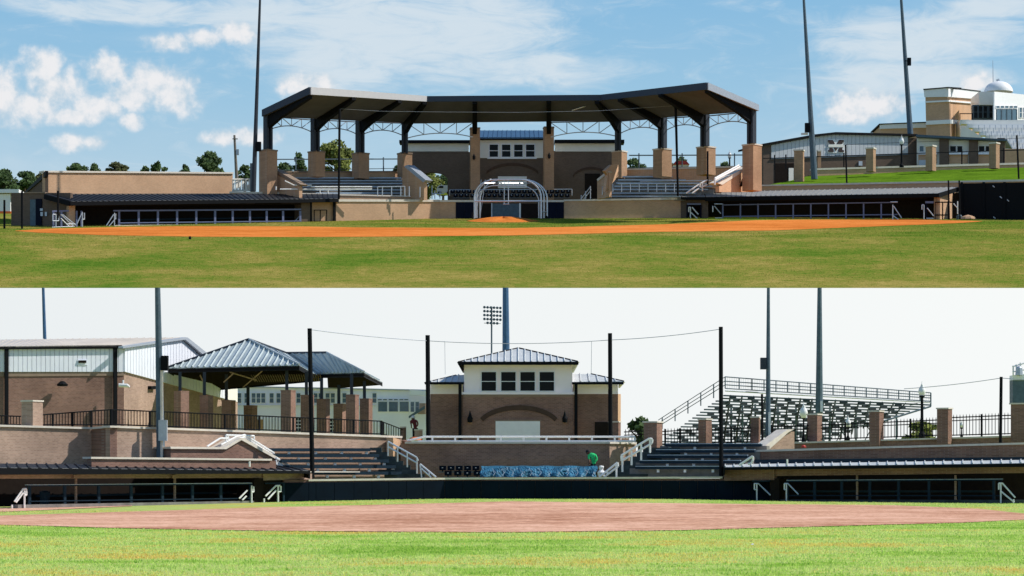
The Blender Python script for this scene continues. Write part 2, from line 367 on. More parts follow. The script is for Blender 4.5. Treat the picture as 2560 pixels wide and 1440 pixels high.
sheet('lower_field_grass', [-150, -90]+fr(-45, 45, 90)+[90, 150], [-40, 0, 20]+fr(30, 140, 110)+[160, 174.5], gL, M['lgrass'])
lower_top = [(0, 1290), (450, 1276), (640, 1270), (1000, 1261.5), (1280, 1254), (1500, 1257), (1900, 1261), (2240, 1264), (2450, 1273), (2560, 1285), (2575, 1292)]
lower_bot = [(-40, 1310), (0, 1313), (320, 1322), (640, 1328), (1000, 1331), (1280, 1332), (1700, 1327), (2100, 1316), (2400, 1308), (2560, 1300), (2575, 1294)]
strip('lower_infield_dirt', fr(-60, 2572, 220), lower_top, lower_bot, hitL, M['ldirt'], wob=.12)
strip('dugout_edge_dirt', fr(-60, 330, 40), [(0, 1270), (330, 1262)], [(0, 1281), (330, 1266)], hitL, M['ldirt'], wob=.05)
sheet('upper_field_grass', [-160, -100]+fr(-60, 60, 60)+[100, 160], [BANK0]+fr(177, KNEE, 20)+fr(206, 275, 30)+[420], lambda x, y: gU(y), M['ugrass'])
up_top = [(38, 577), (120, 572), (300, 568), (480, 565.5), (760, 566.5), (900, 569), (1280, 570.5), (1450, 567), (1650, 561.5), (1800, 555), (1890, 551), (2000, 549.5), (2300, 549.5), (2456, 553)]
up_bot = [(38, 578), (100, 582), (250, 588), (480, 592), (700, 593), (900, 592.5), (1280, 589), (1450, 585), (1650, 580), (1930, 576.5), (2200, 566), (2400, 558), (2456, 553.6)]
strip('upper_infield_dirt', fr(38, 2456, 240), up_top, up_bot, hitU, M['udirt'], wob=.15)
# raised clay mound in front of the plate
mb = MB(); c = hitU(1257, 552.5); rx, ry = 3.7, 4.2; i0 = 0
for j in range(7):
    r = j/6
    for k in range(32):
        t = 2*math.pi*k/32; q = Vector((c.x+rx*r*math.cos(t), c.y+ry*r*math.sin(t), 0)); q.z = gU(q.y)+.01+.38*(1-r*r)**1.3*(1+.2*math.sin(5*t)); mb.v.append(q)
for j in range(6):
    for k in range(32):
        a = j*32+k; b = j*32+(k+1) % 32; mb.f.append((a, b, b+32, a+32))
mb.build('home_plate_dirt', M['udirt'], kind='structure')
# the pale overcast sky that hangs behind the lower ballpark, up to the brow of the bank
b = MB(); b.prism([Vector((-160, 175, -1)), Vector((160, 175, -1)), Vector((160, 175, 14.96)), Vector((-160, 175, 14.96))], (0, .3, 0)); b.build('sky', M['sky_glow'], kind='structure')
b = MB(); b.prism([Vector((-160, 175.5, -1)), Vector((160, 175.5, -1)), Vector((160, 175.5, 14.9)), Vector((-160, 175.5, 14.9))], (0, .5, 0)); b.build('bank_retaining_ground', M['concrete'], kind='structure')

# ================================================================== shared builders
def roof_panels(par, fA, fB, kA, kB, n, m, name='roof_panel', th=.05, rib=.06, lip=None):
    for i in range(n):
        if lip:
            a, b = lerp(fA, fB, (i+.3)/n), lerp(fA, fB, (i+.92)/n); q = Vector((0, -.03, -.01)); MB().prism([a+q, b+q, b+q+Vector((0, 0, -lip)), a+q+Vector((0, 0, -lip))], (0, .025, 0)).build('eave_glint', M['eave_sun'], par)  # pale blocks imitate sunlit rib ends along the eave
        a, b = lerp(fA, fB, i/n), lerp(fA, fB, (i+1)/n); c, d = lerp(kA, kB, (i+1)/n), lerp(kA, kB, i/n)
        mb = MB().prism([a, b, c, d], (0, 0, -th))
        e = (b-a)*.12; up = Vector((0, 0, rib))
        mb.prism([a+up, a+e+up, d+e+up, d+up], (0, 0, -rib+.002))
        mb.build(name, m, par)
def hip_face(par, A, B, T1, T2, s1, s2, n, m, skew=0, rib=.05, th=.06, name='roof_panel', nrm=None):
    """standing-seam panels on one face of a hip roof; eave A-B, ridge T1-T2"""
    def top(s):
        s = max(0, min(1, s))
        if s < s1: return lerp(A, T1, s/s1 if s1 else 1)
        if s <= s2: return lerp(T1, T2, (s-s1)/(s2-s1) if s2 > s1 else 0)
        return lerp(T2, B, (s-s2)/(1-s2))
    knots = sorted(set([i/n for i in range(n+1)]))
    for i in range(n):
        a, b = i/n, (i+1)/n
        pts = [lerp(A, B, a), lerp(A, B, b), top(b)]
        for s in (s2, s1):
            if a < s < b: pts.append(top(s))
        pts.append(top(a))
        q = [pts[0]]
        for p in pts[1:]:
            if (p-q[-1]).length > 1e-3: q.append(p)
        if len(q) < 3: continue
        mb = MB().prism(q, (0, 0, -th))
        p0, p1 = lerp(A, B, a), top(a)
        if (p1-p0).length > .2: mb.tube(p0+Vector((0, 0, .03)), p1+Vector((0, 0, .03)), rib, 4)
        mb.build(name, m, par)
def pier(px0, pxm, px1, yt, yb, Y, label, group=None, cap=4, m='ubrick', mc='coping', name='brick_pier', grow=1.12, cat='pillar'):
    Lx, Rx = max(pxm-px0, .5), max(px1-pxm, .5)
    a = max(math.radians(6), min(math.radians(84), math.atan2(Rx, Lx)))
    wl = Lx/F*Y/math.cos(a); wr = Rx/F*Y/math.sin(a)
    c = P(pxm, yb, Y); d1 = Vector((-math.cos(a), math.sin(a), 0)); d2 = Vector((math.sin(a), math.cos(a), 0))
    t = thing(name, label, cat, c, group)
    h = (yb-yt)/F*Y; hc = cap/F*Y
    MB().prism([c, c+d1*wl, c+d1*wl+d2*wr, c+d2*wr], (0, 0, h-hc)).build('shaft', M[m], t)
    g = (grow-1)*max(wl, wr)/2; cc = c-d1*g-d2*g+Vector((0, 0, h-hc+.001))
    MB().prism([cc, cc+d1*(wl+2*g), cc+d1*(wl+2*g)+d2*(wr+2*g), cc+d2*(wr+2*g)], (0, 0, hc)).build('cap', M[mc], t)
    return t
def railing(name, label, cat, pl, lines, r, m, group=None, names=None):
    t = thing(name, label, cat, pl.hit(*lines[0][0]), group)
    for i, ln in enumerate(lines):
        vert = len(ln) == 2 and abs(ln[0][0]-ln[1][0]) < 1.5
        MB().path([pl.hit(*p) for p in ln], r).build('post' if vert else 'rail', m, t)
    return t
def window(par, pl, x0, y0, x1, y1, frame, glass, fw=1.5, out=.06, cross=True, name='window'):
    fr_ = MB()
    for q in (R(x0, y0, x1, y0+fw), R(x0, y1-fw, x1, y1), R(x0, y0+fw, x0+fw, y1-fw), R(x1-fw, y0+fw, x1, y1-fw)): fr_.on(pl, q, out, .1)
    ym = (y0+y1)/2
    if cross: fr_.on(pl, R(x0+fw, ym-fw*.4, x1-fw, ym+fw*.4), out, .1)
    o = fr_.build(name, frame, par)
    if cross:
        part(o, 'pane', glass, pl, R(x0+fw, y0+fw, x1-fw, ym-fw*.4), out-.05, .03); part(o, 'pane', glass, pl, R(x0+fw, ym+fw*.4, x1-fw, y1-fw), out-.05, .03)
    else: part(o, 'pane', glass, pl, R(x0+fw, y0+fw, x1-fw, y1-fw), out-.05, .03)
    return o
def tree(name, label, px, ytop, ybase, half, Y, ground, m, n=1500, leaf=.28, seed=1, group='trees beyond the ballpark', blobs=None, cat='tree', shape=1.0):
    rr = random.Random(seed); base = P(px, ybase, Y); base.z = ground
    t = thing(name, label, cat, base, group)
    top = P(px, ytop, Y).z; cb = P(px, ybase, Y).z; W = half/F*Y*1.22; H = top-cb
    tr = MB(); tr.tube(base, Vector((base.x, Y, cb+H*.35)), .22, 7, .13)
    for k in range(5):
        a = rr.uniform(0, 6.28); z0 = cb+H*rr.uniform(.05, .35)
        tr.tube((base.x, Y, z0), (base.x+math.cos(a)*W*.6, Y+math.sin(a)*W*.6, z0+H*.3), .09, 5, .03)
    tr.build('trunk', M['bark'], t)
    mb = MB()
    cl = []
    K = blobs or 14
    for k in range(K):
        z = rr.random(); rad = (1-abs(2*z-.85)**2.4*.7)*shape; a = rr.uniform(0, 6.28); q = rr.uniform(.25, .75)*max(rad, .15)
        cl.append((Vector((base.x+math.cos(a)*W*q, Y+math.sin(a)*W*q, cb+H*(.12+.76*z))), W*rr.uniform(.24, .42), H*rr.uniform(.12, .2)))
    for k in range(n):
        c, rw, rh = rr.choice(cl)
        d = Vector((rr.gauss(0, 1), rr.gauss(0, 1), rr.gauss(0, 1))).normalized()*rr.uniform(.55, 1.05)
        p = c+Vector((d.x*rw, d.y*rw, d.z*rh)); s = leaf*rr.uniform(.6, 1.4)
        u = Vector((rr.gauss(0, 1), rr.gauss(0, 1), rr.gauss(0, 1))).normalized(); v = u.orthogonal().normalized()
        i = len(mb.v); mb.v += [p+u*s, p+v*s*.6, p-u*s*.6, p-v*s*.5]; mb.f.append((i, i+1, i+2, i+3))
    mb.build('crown', m, t)
    return t
def lamp_post(label, px, ytop, yb, Y, r, globe_r, group, pole='black'):
    a = P(px, yb, Y); b = P(px, ytop, Y); t = thing('lamp_post', label, 'street lamp', a, group)
    z1 = b.z-globe_r*4.2-a.z
    MB().lathe(a, [(r*2.2, 0), (r*2, .25), (r, .4), (r*.8, z1-.1), (r*1.8, z1-.05), (r*1.8, z1)], 10).build('pole', M[pole], t)
    g = globe_r; c = a+Vector((0, 0, z1))
    MB().lathe(c, [(g*.5, 0), (g*1.0, g*.8), (g*1.05, g*1.5), (g*.8, g*2.3), (g*.4, g*2.8), (g*.45, g*2.9), (g*.12, g*3.4), (.01, g*4.2)], 12).build('globe', M['white'], t, smooth=True)
    return t
def pole(name, label, px0, y0, px1, y1, Y, r0, r1, m, cat='light pole', group=None, n=10):
    a, b = P(px0, y0, Y), P(px1, y1, Y); t = thing(name, label, cat, a, group)
    MB().tube(a, b, r0, n, r1).build('shaft', M[m], t)
    return t

def tufts(name, label, y0, y1, hw, n, h, zf, m, seed, avoid=None):
    import numpy as np
    g = np.random.default_rng(seed)
    Y = y0+(y1-y0)*g.random(n)**.8; X = (g.random(n)*2-1)*(hw/1280*Y/F*1280*1.05)
    keep = [i for i in range(n) if not (avoid and avoid(X[i], Y[i]))]
    X, Y = X[keep], Y[keep]; n = len(X)
    Z = np.array([zf(a, b) for a, b in zip(X, Y)])
    a = g.random(n)*np.pi; hh = h*(.5+g.random(n)); w_ = h*(.25+.5*g.random(n)); lx = (g.random(n)-.5)*h; ly = (g.random(n)-.5)*h
    v = np.empty((n, 3, 3)); ca, sa = np.cos(a)*w_, np.sin(a)*w_
    v[:, 0] = np.stack([X-ca, Y-sa, Z-.01], 1); v[:, 1] = np.stack([X+ca, Y+sa, Z-.01], 1); v[:, 2] = np.stack([X+lx, Y+ly, Z+hh], 1)
    me = bpy.data.meshes.new(name); me.vertices.add(3*n); me.vertices.foreach_set('co', v.reshape(-1)); me.loops.add(3*n); me.loops.foreach_set('vertex_index', np.arange(3*n, dtype=np.int32)); me.polygons.add(n); me.polygons.foreach_set('loop_start', np.arange(0, 3*n, 3, dtype=np.int32)); me.update(); me.validate()
    me.materials.append(m); o = bpy.data.objects.new(name, me); C.objects.link(o); o['kind'] = 'stuff'; o['label'] = label; o['category'] = 'grass'
    return o
def in_dirt_L(x, y):
    px = 1280+x/y*F; z = gL(x, y); py = HZ-(z-EYE)/y*F
    return ip(lower_top, px)-1 < py < ip(lower_bot, px)+.5
tufts('grass', 'bright green turf blades over the lower outfield', 34, 84, 1290, 190000, .032, gL, M['lblade'], 1, in_dirt_L)
tufts('grass', 'turf blades along the far edge of the lower infield dirt', 100, 133, 1290, 30000, .04, gL, M['lblade'], 2, lambda x, y: in_dirt_L(x, y) or y > 133 or (1280+x/y*F) < 700 and HZ-(gL(x, y)-EYE)/y*F < 1277)
tufts('grass', 'dry turf blades over the upper outfield bank', 176, 252, 1290, 190000, .055, lambda x, y: gU(y), M['ublade'], 3, lambda x, y: ip(up_top, 1280+x/y*F)-.7 < HZ-(gU(y)-EYE)/y*F < ip(up_bot, 1280+x/y*F)+.7 and 38 < 1280+x/y*F < 2456)
# ================================================================== UPPER BALLPARK
UL = VP((20, 226), (845, 244.5)); UM = VP((845, 244.5), (1100, 252)); UC = FP(252); UR = VP((1410, 252), (1702, 254)); UD = VP((1702, 254), (2400, 249))
M['rail_b'] = material('periwinkle_rail', (.13, .15, .27), .45, var=.1, spec=.5)
# ---- left dugout
def dugout(name, label, pl, top_f, top_b, npan, fascia, mats, out=.8, back=2.5, loc=None):
    t = thing(name, label, 'dugout', loc)
    Fp, Kp = pl.off(-out), pl.off(back)
    a, b = Fp.hit(*top_f[0]), Fp.hit(*top_f[1]); c, d = Kp.hit(*top_b[0]), Kp.hit(*top_b[1])
    roof_panels(t, a, b, c, d, npan, mats[0], lip=.06)
    part(t, 'fascia', mats[1], Fp, fascia, .06, .12)
    z = Vector((0, 0, -.45))
    MB().prism([a, c, c+z, a+z], (b-a).normalized()*-.1).build('end_fascia', mats[1], t)
    MB().prism([b, d, d+z, b+z], (b-a).normalized()*.1).build('end_fascia', mats[1], t)
    return t
dl = dugout('dugout', 'left dugout of the upper ballpark with a dark metal roof and blue rail', UL, [(176, 503), (845, 496)], [(112, 486), (845, 485)], 52,
            [(176, 503.5), (845, 496.5), (845, 505), (176, 514)], (M['blackroof'], M['black']), loc=hitU(180, 568))
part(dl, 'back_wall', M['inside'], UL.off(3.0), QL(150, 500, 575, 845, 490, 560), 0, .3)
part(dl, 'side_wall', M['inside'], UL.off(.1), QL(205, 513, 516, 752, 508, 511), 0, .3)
part(dl, 'brick_pier', M['ubrick'], UL, QL(172, 514, 570, 188, 514, 570), .1, .6)
part(dl, 'brick_pier', M['ubrick_shade'], UL, QL(753, 507, 558, 776, 507, 558), .05, 1.5)
part(dl, 'brick_panel', M['ubrick'], UL.off(.3), QL(776, 505, 557, 843, 504, 556), 0, .3)
part(dl, 'door_post', M['black'], UL, QL(776, 506, 557, 780, 506, 557), .1, .15)
part(dl, 'door_post', M['black'], UL, QL(834, 504, 556, 839, 504, 556), .1, .15)
g_ = part(dl, 'gate', M['black'], UL, QL(785, 524, 526, 818, 524, 526), .15, .06)
for q in (QL(785, 552, 554, 818, 552, 554), QL(785, 526, 552, 787, 526, 552), QL(800, 526, 552, 802, 526, 552), QL(816, 526, 552, 818, 526, 552)): part(g_, 'bar', M['black'], UL, q, .15, .06)
px_ = [298, 347, 395, 443, 491, 538, 582, 625, 667, 708, 751]
part(dl, 'top_rail', M['rail_b'], UL, QL(284, 525, 528.5, 753, 521.5, 525), .25, .1)
part(dl, 'bottom_rail', M['rail_b'], UL, QL(298, 556, 558.5, 753, 551, 553.5), .25, .08)
for x in px_:
    yb = 563-(x-298)*.009; part(dl, 'rail_post', M['rail_b'], UL, QL(x-2.4, 527, yb, x+2.4, 527, yb), .22, .1)
part(dl, 'curb', M['coping'], UL, QL(285, 563, 566.5, 750, 557.5, 560.5), .35, .4)
bl_ = part(dl, 'bench', M['bench'], UL.off(2.2), QL(300, 548, 552, 750, 541, 545), 0, .4)
# stub rail and door frame to the left of the dugout
part(dl, 'side_rail', M['rail_b'], UL, QL(131, 526, 530, 172, 525, 529), .25, .1)
for x in (134, 154, 192, 204): part(dl, 'rail_post', M['rail_b'], UL, QL(x-2, 527, 568, x+2, 527, 568), .22, .1)
def rl(label, pl, lines, group=None, r=.04, m='alu', name='stair_railing'): return railing(name, label, 'railing', pl, lines, r, M[m], group)
G1 = 'white tube handrails at the dugout steps'
rl('tangle of white tube handrails left of the lit brick pier of the dark-roofed dugout', UL.off(-.7), [[(140, 570), (140, 536), (132, 536), (132, 552), (147, 552)], [(152, 536), (184, 566)], [(152, 546), (172, 566)], [(156, 536), (190, 563)], [(130, 568), (186, 566)], [(165, 560), (188, 560)], [(147, 540), (147, 552)]], G1, .05)
rl('white handrail just right of the lit brick pier of the dark-roofed dugout', UL.off(-.7), [[(206, 568), (206, 530)], [(211, 532), (211, 548), (206, 548)], [(206, 530), (192, 560)]], G1, .05)
rl('white handrail at the left end of the blue dugout fence', UL.off(-.7), [[(286, 566), (286, 532)], [(289, 534), (289, 548)], [(284, 536), (266, 564)], [(290, 545), (272, 566)]], G1, .05)
rl('thin handrail at the right end of the blue dugout fence', UL.off(.3), [[(751, 538), (735, 556)], [(751, 532), (751, 541)]], G1, .05)
# ---- dark walls, gate and poles at the far left
wl = thing('brick_wall', 'shaded dark brick wall with blue gate left of the upper left dugout', 'wall', hitU(90, 571))
WL = VP((20, 233.0), (176, 229.8))
part(wl, 'wall_face', M['ubrick_shade'], WL, QL(28, 482, 576, 176, 482, 576), 0, .4)
part(wl, 'coping', M['coping_b'], WL, QL(60, 480, 483, 113, 480, 483), .1, .6)
part(wl, 'gate', M['galv_d'], WL, QL(75, 499, 571, 89, 499, 571), .1, .1)
part(wl, 'gate', M['navy'], WL, QL(89, 497, 571, 104, 497, 571), .12, .1)
for q in (QL(100, 521, 527, 107, 521, 527), QL(101, 530, 540, 107, 530, 540), QL(112, 530, 540, 117, 530, 540)): part(wl, 'notice', M['galv'], WL, q, .14, .03)
for x, yt, yb, lb in ((11, 500, 574, 'short black net post at the left edge beside the white shed'), (55, 478, 574, 'thick black post against the dark wall beside the blue gate'), (145, 477, 545, 'black post in front of the left end of the dark dugout roof')):
    pole('net_post', lb, x, yb, x, yt, 224.5, .1, .1, 'black', 'post', 'black posts at the left end of the upper ballpark', 6)
sh = thing('shed', 'white shed with white flat roof at the far left beyond the dark wall', 'shed', P(10, 532, 268))
SH = FP(268)
part(sh, 'wall', M['white'], SH, R(-60, 485, 26, 532), 0, 4); part(sh, 'roof', M['white'], SH, R(-70, 473, 47, 482), .4, 5); part(sh, 'door', M['black'], SH, R(28, 484, 45, 521), -.4, .1); part(sh, 'base', M['orange'], SH, R(-60, 528, 27, 534), .05, 4.1)
# ---- left brick building behind the dugout
bb = thing('brick_building', 'long low tan brick building with pale coping above the left dugout', 'building', P(340, 487, 246))
BB = VP((113, 236), (582, 252))
part(bb, 'wall', M['ubrick'], BB, [(113, 431), (582, 435), (582, 488), (113, 500)], 0, .5)
part(bb, 'coping', M['coping'], BB, [(110, 426.5), (584, 430.5), (584, 434.5), (110, 431)], .15, .9)
part(bb, 'ledge', M['coping_b'], BB, [(113, 484), (582, 482.5), (582, 484.5), (113, 486.5)], .08, .2)
BE = VP((113, 236), (62, 252))
part(bb, 'gable_wall', M['ubrick_shade'], BE, [(113, 433), (113, 500), (63, 500), (63, 482)], 0, .3)  # same brick as the front wall, darkened to imitate shade
part(bb, 'roof_edge', M['black'], BE, [(113, 427), (113, 441), (62, 484), (62, 479)], .15, .3)
# yellow-lit slatted crate rail at its right end
cr = thing('timber_rack', 'cream slatted rack between the tan building and the light pole', 'rack', P(608, 478, 247)); CR = VP((580, 247), (640, 249))
for x in (582, 590, 598, 606, 614, 622): part(cr, 'slat', M['cream'], CR, R(x, 447, x+4.5, 476), 0, .1)
part(cr, 'rail', M['cream'], CR, R(581, 446, 625, 449), .08, .07); part(cr, 'rail', M['cream'], CR, R(581, 474, 632, 478), .08, .07); part(cr, 'end_block', M['coping'], CR, R(622, 461, 630, 476), .1, .3)
rw = thing('retaining_wall', 'pale-topped brick wall running between the timber rack and the left bleachers', 'wall', P(700, 485, 247)); RW = VP((578, 242), (1062, 252.6))
part(rw, 'coping', M['coping'], RW, [(578, 478), (1062, 490), (1062, 493), (578, 483)], .1, .5)
part(rw, 'wall_face', M['ubrick'], RW, [(578, 483), (1062, 493), (1062, 505), (578, 500)], 0, .4)
# ---- backstop walls
bw = thing('backstop_wall', 'sunlit tan brick backstop wall left of the batting cage', 'wall', hitU(960, 551))
part(bw, 'wall_face', M['ubrick'], UM, QL(840, 504, 566, 1100, 504, 558), 0, .5)
part(bw, 'coping', M['coping'], UM, QL(842, 498, 504, 1100, 499, 504.5), .12, .8)
part(bw, 'end_panel', M['ubrick'], UC, QL(1100, 504.5, 556, 1139, 504.5, 556), -.02, .5)
cw = thing('backstop_wall', 'dark padded centre wall behind the batting cage', 'wall', hitU(1270, 548))
part(cw, 'coping', M['coping'], UC, R(1100, 500, 1410, 505), .1, .8)
part(cw, 'wall_face', M['ubrick_shade'], UC, R(1139, 505, 1410, 558), -.02, .4)
for a, b_ in ((1140, 1162), (1162, 1186), (1370, 1391), (1391, 1410)): part(cw, 'wall_pad', M['navy'], UC, R(a, 506, b_-.4, 557), .12, .13)
for a, b_ in ((1198, 1230), (1230, 1299), (1299, 1345)): part(cw, 'door_panel', M['inside'] if b_ != 1299 else M['galv_d'], UC, R(a, 509, b_-.5, 557), .05, .06)
part(cw, 'door_frame', M['galv'], UC, R(1228, 508, 1231, 554), .1, .06); part(cw, 'door_frame', M['white'], UC, R(1298, 508, 1302, 554), .1, .06)
rw2 = thing('backstop_wall', 'shaded brown brick backstop wall right of the batting cage', 'wall', hitU(1550, 546))
part(rw2, 'wall_face', M['ubrick'], UR, QL(1410, 503, 556, 1702, 500, 556), 0, .5)
part(rw2, 'coping', M['coping'], UR, QL(1410, 499, 503, 1702, 494, 499), .12, .8)
# ---- batting cage (turtle): hoops of white tube
bc = thing('batting_cage', 'wheeled batting cage of white tube hoops on the home plate dirt', 'batting cage', hitU(1275, 546))
def hoop(Y, x0, x1, yt, yb, r, nm='hoop', rad=52):
    pts = [P(x0, yb, Y)]
    for k in range(9):
        a = math.pi+k*math.pi/16; pts.append(P(x0+rad+rad*math.cos(a), yt+rad*.85+rad*.85*math.sin(a), Y))
    for k in range(9):
        a = -math.pi/2+k*math.pi/16; pts.append(P(x1-rad+rad*math.cos(a), yt+rad*.85+rad*.85*math.sin(a), Y))
    pts.append(P(x1, yb, Y)); return MB().path(pts, r).build(nm, M['alu'], bc)
hoop(246, 1186, 1353, 449, 546, .08); hoop(247.5, 1192, 1352, 449, 545, .07); hoop(249, 1188, 1360, 449, 545, .07); hoop(250.5, 1200, 1368, 450, 545, .08, rad=56); hoop(248, 1191, 1347, 464, 545, .06, 'inner_hoop', 48)
MB().tube(P(1186, 503, 246), P(1353, 503, 246), .09).build('cross_bar', M['alu'], bc)
for x in (1260.5, 1271): MB().tube(P(x, 450, 246), P(x, 509, 246), .045).build('strut', M['alu'], bc)
MB().tube(P(1258, 510, 246), P(1273, 510, 246), .05).build('strut', M['alu'], bc)
for x in (1190, 1200): MB().tube(P(x, 545, 247.8), P(x+13, 449, 247.8), .03).build('strut', M['galv'], bc)
for x in (1181, 1366): MB().tube(P(x, 543, 246.3), P(x, 543, 246.9), .16, 12).build('wheel', M['black'], bc)
for x0, x1, y0, y1 in ((1225, 1325, 449, 449), (1205, 1345, 458, 458), (1352, 1368, 530, 530)): MB().tube(P(x0, y0, 246), P(x1, y1, 250.5), .05).build('tie_bar', M['alu'], bc)
pole('equipment_rack', 'small dark rack beside the left foot of the batting cage', 1180, 546, 1180, 531, 245.5, .06, .06, 'black', 'rack')
# ---- navy seats behind home plate
def seat_row(label, Y, y, x0, x1, n, sw, sh_, mname, hi, group, skipf=None):
    t = thing('seat_row', label, 'seats', P((x0+x1)/2, y+sh_, Y), group)
    MB().prism([P(x0, y+sh_*.93, Y-.1), P(x1, y+sh_*.93, Y-.1), P(x1, y+sh_*.93, Y+.2), P(x0, y+sh_*.93, Y+.2)], (0, 0, -.05)).build('beam', M['galv_d'], t)
    first = None
    for i in range(n):
        x = x0+(x1-x0)*(i+.5)/n; w = sw/F*Y/2; h = sh_/F*Y; b = P(x, y+sh_, Y)
        if first is None:
            mb = MB(); mb.box(b+Vector((0, .25, h*.62)), (2*w*.9, .06, h*.72)); mb.box(b+Vector((0, .0, h*.42)), (2*w*.84, .42, .07)); mb.box(b+Vector((0, .05, h*.2)), (.07, .25, h*.4))
            o = mb.build('seat', M[mname], t); first = (o, b.copy())
            hb = MB(); hb.box(b+Vector((0, -.18, h*.66)), (w*.34, .03, h*.10)); q = hb.build('silver_highlight', M[hi], t)  # silver block stands in for the highlight on a seat
            q.parent = o
            first = (o, b.copy(), q)
        else:
            o = first[0].copy(); C.objects.link(o); o.location = first[0].location+(b-first[1])
            q = first[2].copy(); C.objects.link(q); q.parent = o
    return t
seat_row('back row of navy seats behind the batting cage', 258, 474, 1125, 1428, 22, 12, 11, 'navy', 'alu', 'rows of navy seats behind the batting cage')
seat_row('front row of navy seats behind the batting cage', 256, 484, 1132, 1425, 21, 12, 11, 'navy', 'alu', 'rows of navy seats behind the batting cage')
railing('guard_rail', 'silver guard rail behind the navy seats under the press box', 'railing', FP(259), [[(1124, 489), (1124, 475), (1430, 473), (1430, 489)]]+[[(x, 490), (x, 474)] for x in range(1156, 1429, 31)], .045, M['alu'])
rl('short silver stair rail between the navy seats and the right bleachers', FP(254.5), [[(1451, 500), (1475, 468)], [(1458, 500), (1478, 474)], [(1453, 499), (1453, 488)], [(1464, 499), (1464, 478)], [(1476, 497), (1476, 465)]], 'silver rails on the upper stands', .05, 'alu')
rl('short silver rail at the arch opening left of the navy seats', FP(256), [[(1080, 497), (1080, 464)], [(1087, 497), (1087, 476)], [(1100, 497), (1100, 478)], [(1080, 484), (1110, 484)]], 'silver rails on the upper stands', .05, 'alu')
# ---- press box
pb = thing('press_box', 'shade-toned brick press box building under the big canopy', 'building', P(1280, 500, 262))
PC, PW = FP(262), FP(264.5)
part(pb, 'wall', M['ubrick_shade'], PC, R(1196, 395, 1361, 505), 0, 6)
part(pb, 'siding', M['cream'], PC, R(1199, 348, 1358, 395), .05, 6, label='cream panel band round the windows')
part(pb, 'gutter', M['black'], PC, R(1196, 343, 1361, 349), .5, .5)
fa, fb = P(1197, 345, 261.4), P(1360, 345, 261.4); ka, kb = P(1200, 326, 264), P(1357, 326, 264)
roof_panels(pb, fa, fb, ka, kb, 14, M['roofblue'])
for x in (1222, 1253, 1283.5, 1313): window(pb, PC, x, 359.5, x+25, 394, M['siding'], M['glass'], 2, .14)
part(pb, 'window_trim', M['siding'], PC, R(1218, 394, 1342, 397), .14, .1)
part(pb, 'shutter', M['white'], PC, R(1245, 441, 1317, 470), .06, .06, label='white roll shutter')
arc = []
for k in range(13):
    a = math.pi*(.17+.66*k/12); arc.append((1281-75*math.cos(a), 449-42*math.sin(a)))
for k in range(12, -1, -1):
    a = math.pi*(.17+.66*k/12); arc.append((1281-75*math.cos(a), 456-42*math.sin(a)))
part(pb, 'brick_arch', M['arch'], PC, arc, .06, .1)
for sgn, (x0, x1) in (('l', (1030, 1172)), ('r', (1387, 1549))):
    # wings, the left one pierced by an arched gateway
    if sgn == 'l':
        op = [(1119, 505), (1119, 446)]+[(1083-38*math.cos(math.pi-a), 450-19*math.sin(a)) for a in [math.pi*(.25+.62*k/10) for k in range(11)]]+[(1047, 446), (1047, 505)]
        part(pb, 'wing_wall', M['ubrick_shade'], PW, [(1000, 380), (1176, 380), (1176, 505)]+op+[(1000, 505)], 0, .7)
    else: part(pb, 'wing_wall', M['ubrick_shade'], PW, R(1385, 377, 1549, 505), 0, .7)
    part(pb, 'wing_siding', M['cream'], PW, R(x0-(14 if sgn == 'l' else 0), 357, x1, 378.5), .06, .6)
    part(pb, 'wing_fascia', M['black'], PW, R(998 if sgn == 'l' else 1386, 350 if sgn == 'l' else 349, 1176 if sgn == 'l' else 1561, 357), .6, 2)
part(pb, 'door', M['inside'], PW, R(1462, 434, 1500, 500), .05, .06)
arc2 = [(1478-48*math.cos(a), 447-30*math.sin(a)) for a in [math.pi*(.1+.8*k/10) for k in range(11)]]+[(1478-48*math.cos(a), 453-30*math.sin(a)) for a in [math.pi*(.9-.8*k/10) for k in range(11)]]
part(pb, 'brick_arch', M['arch'], PW, arc2, .06, .1)
for x, y in ((1185, 393), (1373, 390)): MB().lathe(P(x, y+7, 258.3), [(.02, 0), (.14, .1), (.16, .4), (.08, .55), (.01, .7)], 8).build('wall_lamp', M['black'], pb)
# ---- canopy
CY = 3.0
cn = thing('grandstand_canopy', 'huge grey steel grandstand canopy on columns over the upper stands', 'canopy', P(1280, 372, 256))
F0, F1, F2, F3 = P(775, 236, 238.7), P(1066, 254, 252.5), P(1502, 251, 252.5), P(1768, 224, 238.7)
B0, B1, B2, B3 = P(657, 291, 243.0), P(1012, 307, 258.0), P(1545, 302, 258.0), P(1895, 277, 243.0)
cz = Vector((0, 0, .12))
def slab(name, q, m, up=cz): return MB().prism(q, up).build(name, m, cn)
for q in ((F0, F1, B1, B0), (F1, F2, B2, B1), (F2, F3, B3, B2)):
    nn = 6
    for i in range(nn):
        a, b_ = lerp(q[0], q[1], i/nn), lerp(q[0], q[1], (i+1)/nn); c, d = lerp(q[3], q[2], (i+1)/nn), lerp(q[3], q[2], i/nn)
        slab('deck_panel', [a, b_, c], M['deck']) ; slab('deck_panel', [a, c, d], M['deck'])
def fascia(a, b, ha, hb, m, t=.15):
    d = (b-a); n = Vector((d.y, -d.x, 0)).normalized()
    if n.dot(a) > 0: n = -n
    return MB().prism([a+Vector((0, 0, -.02)), b+Vector((0, 0, -.02)), b+Vector((0, 0, hb)), a+Vector((0, 0, ha))], n*t).build('fascia', m, cn)
fascia(F0, F1, .72, .58, M['fascia_lit'])
seg = fr(0, 1, 4)
fascia(F1, F2, .56, .58, M['fascia']); fascia(F2, F3, .58, .7, M['fascia'])
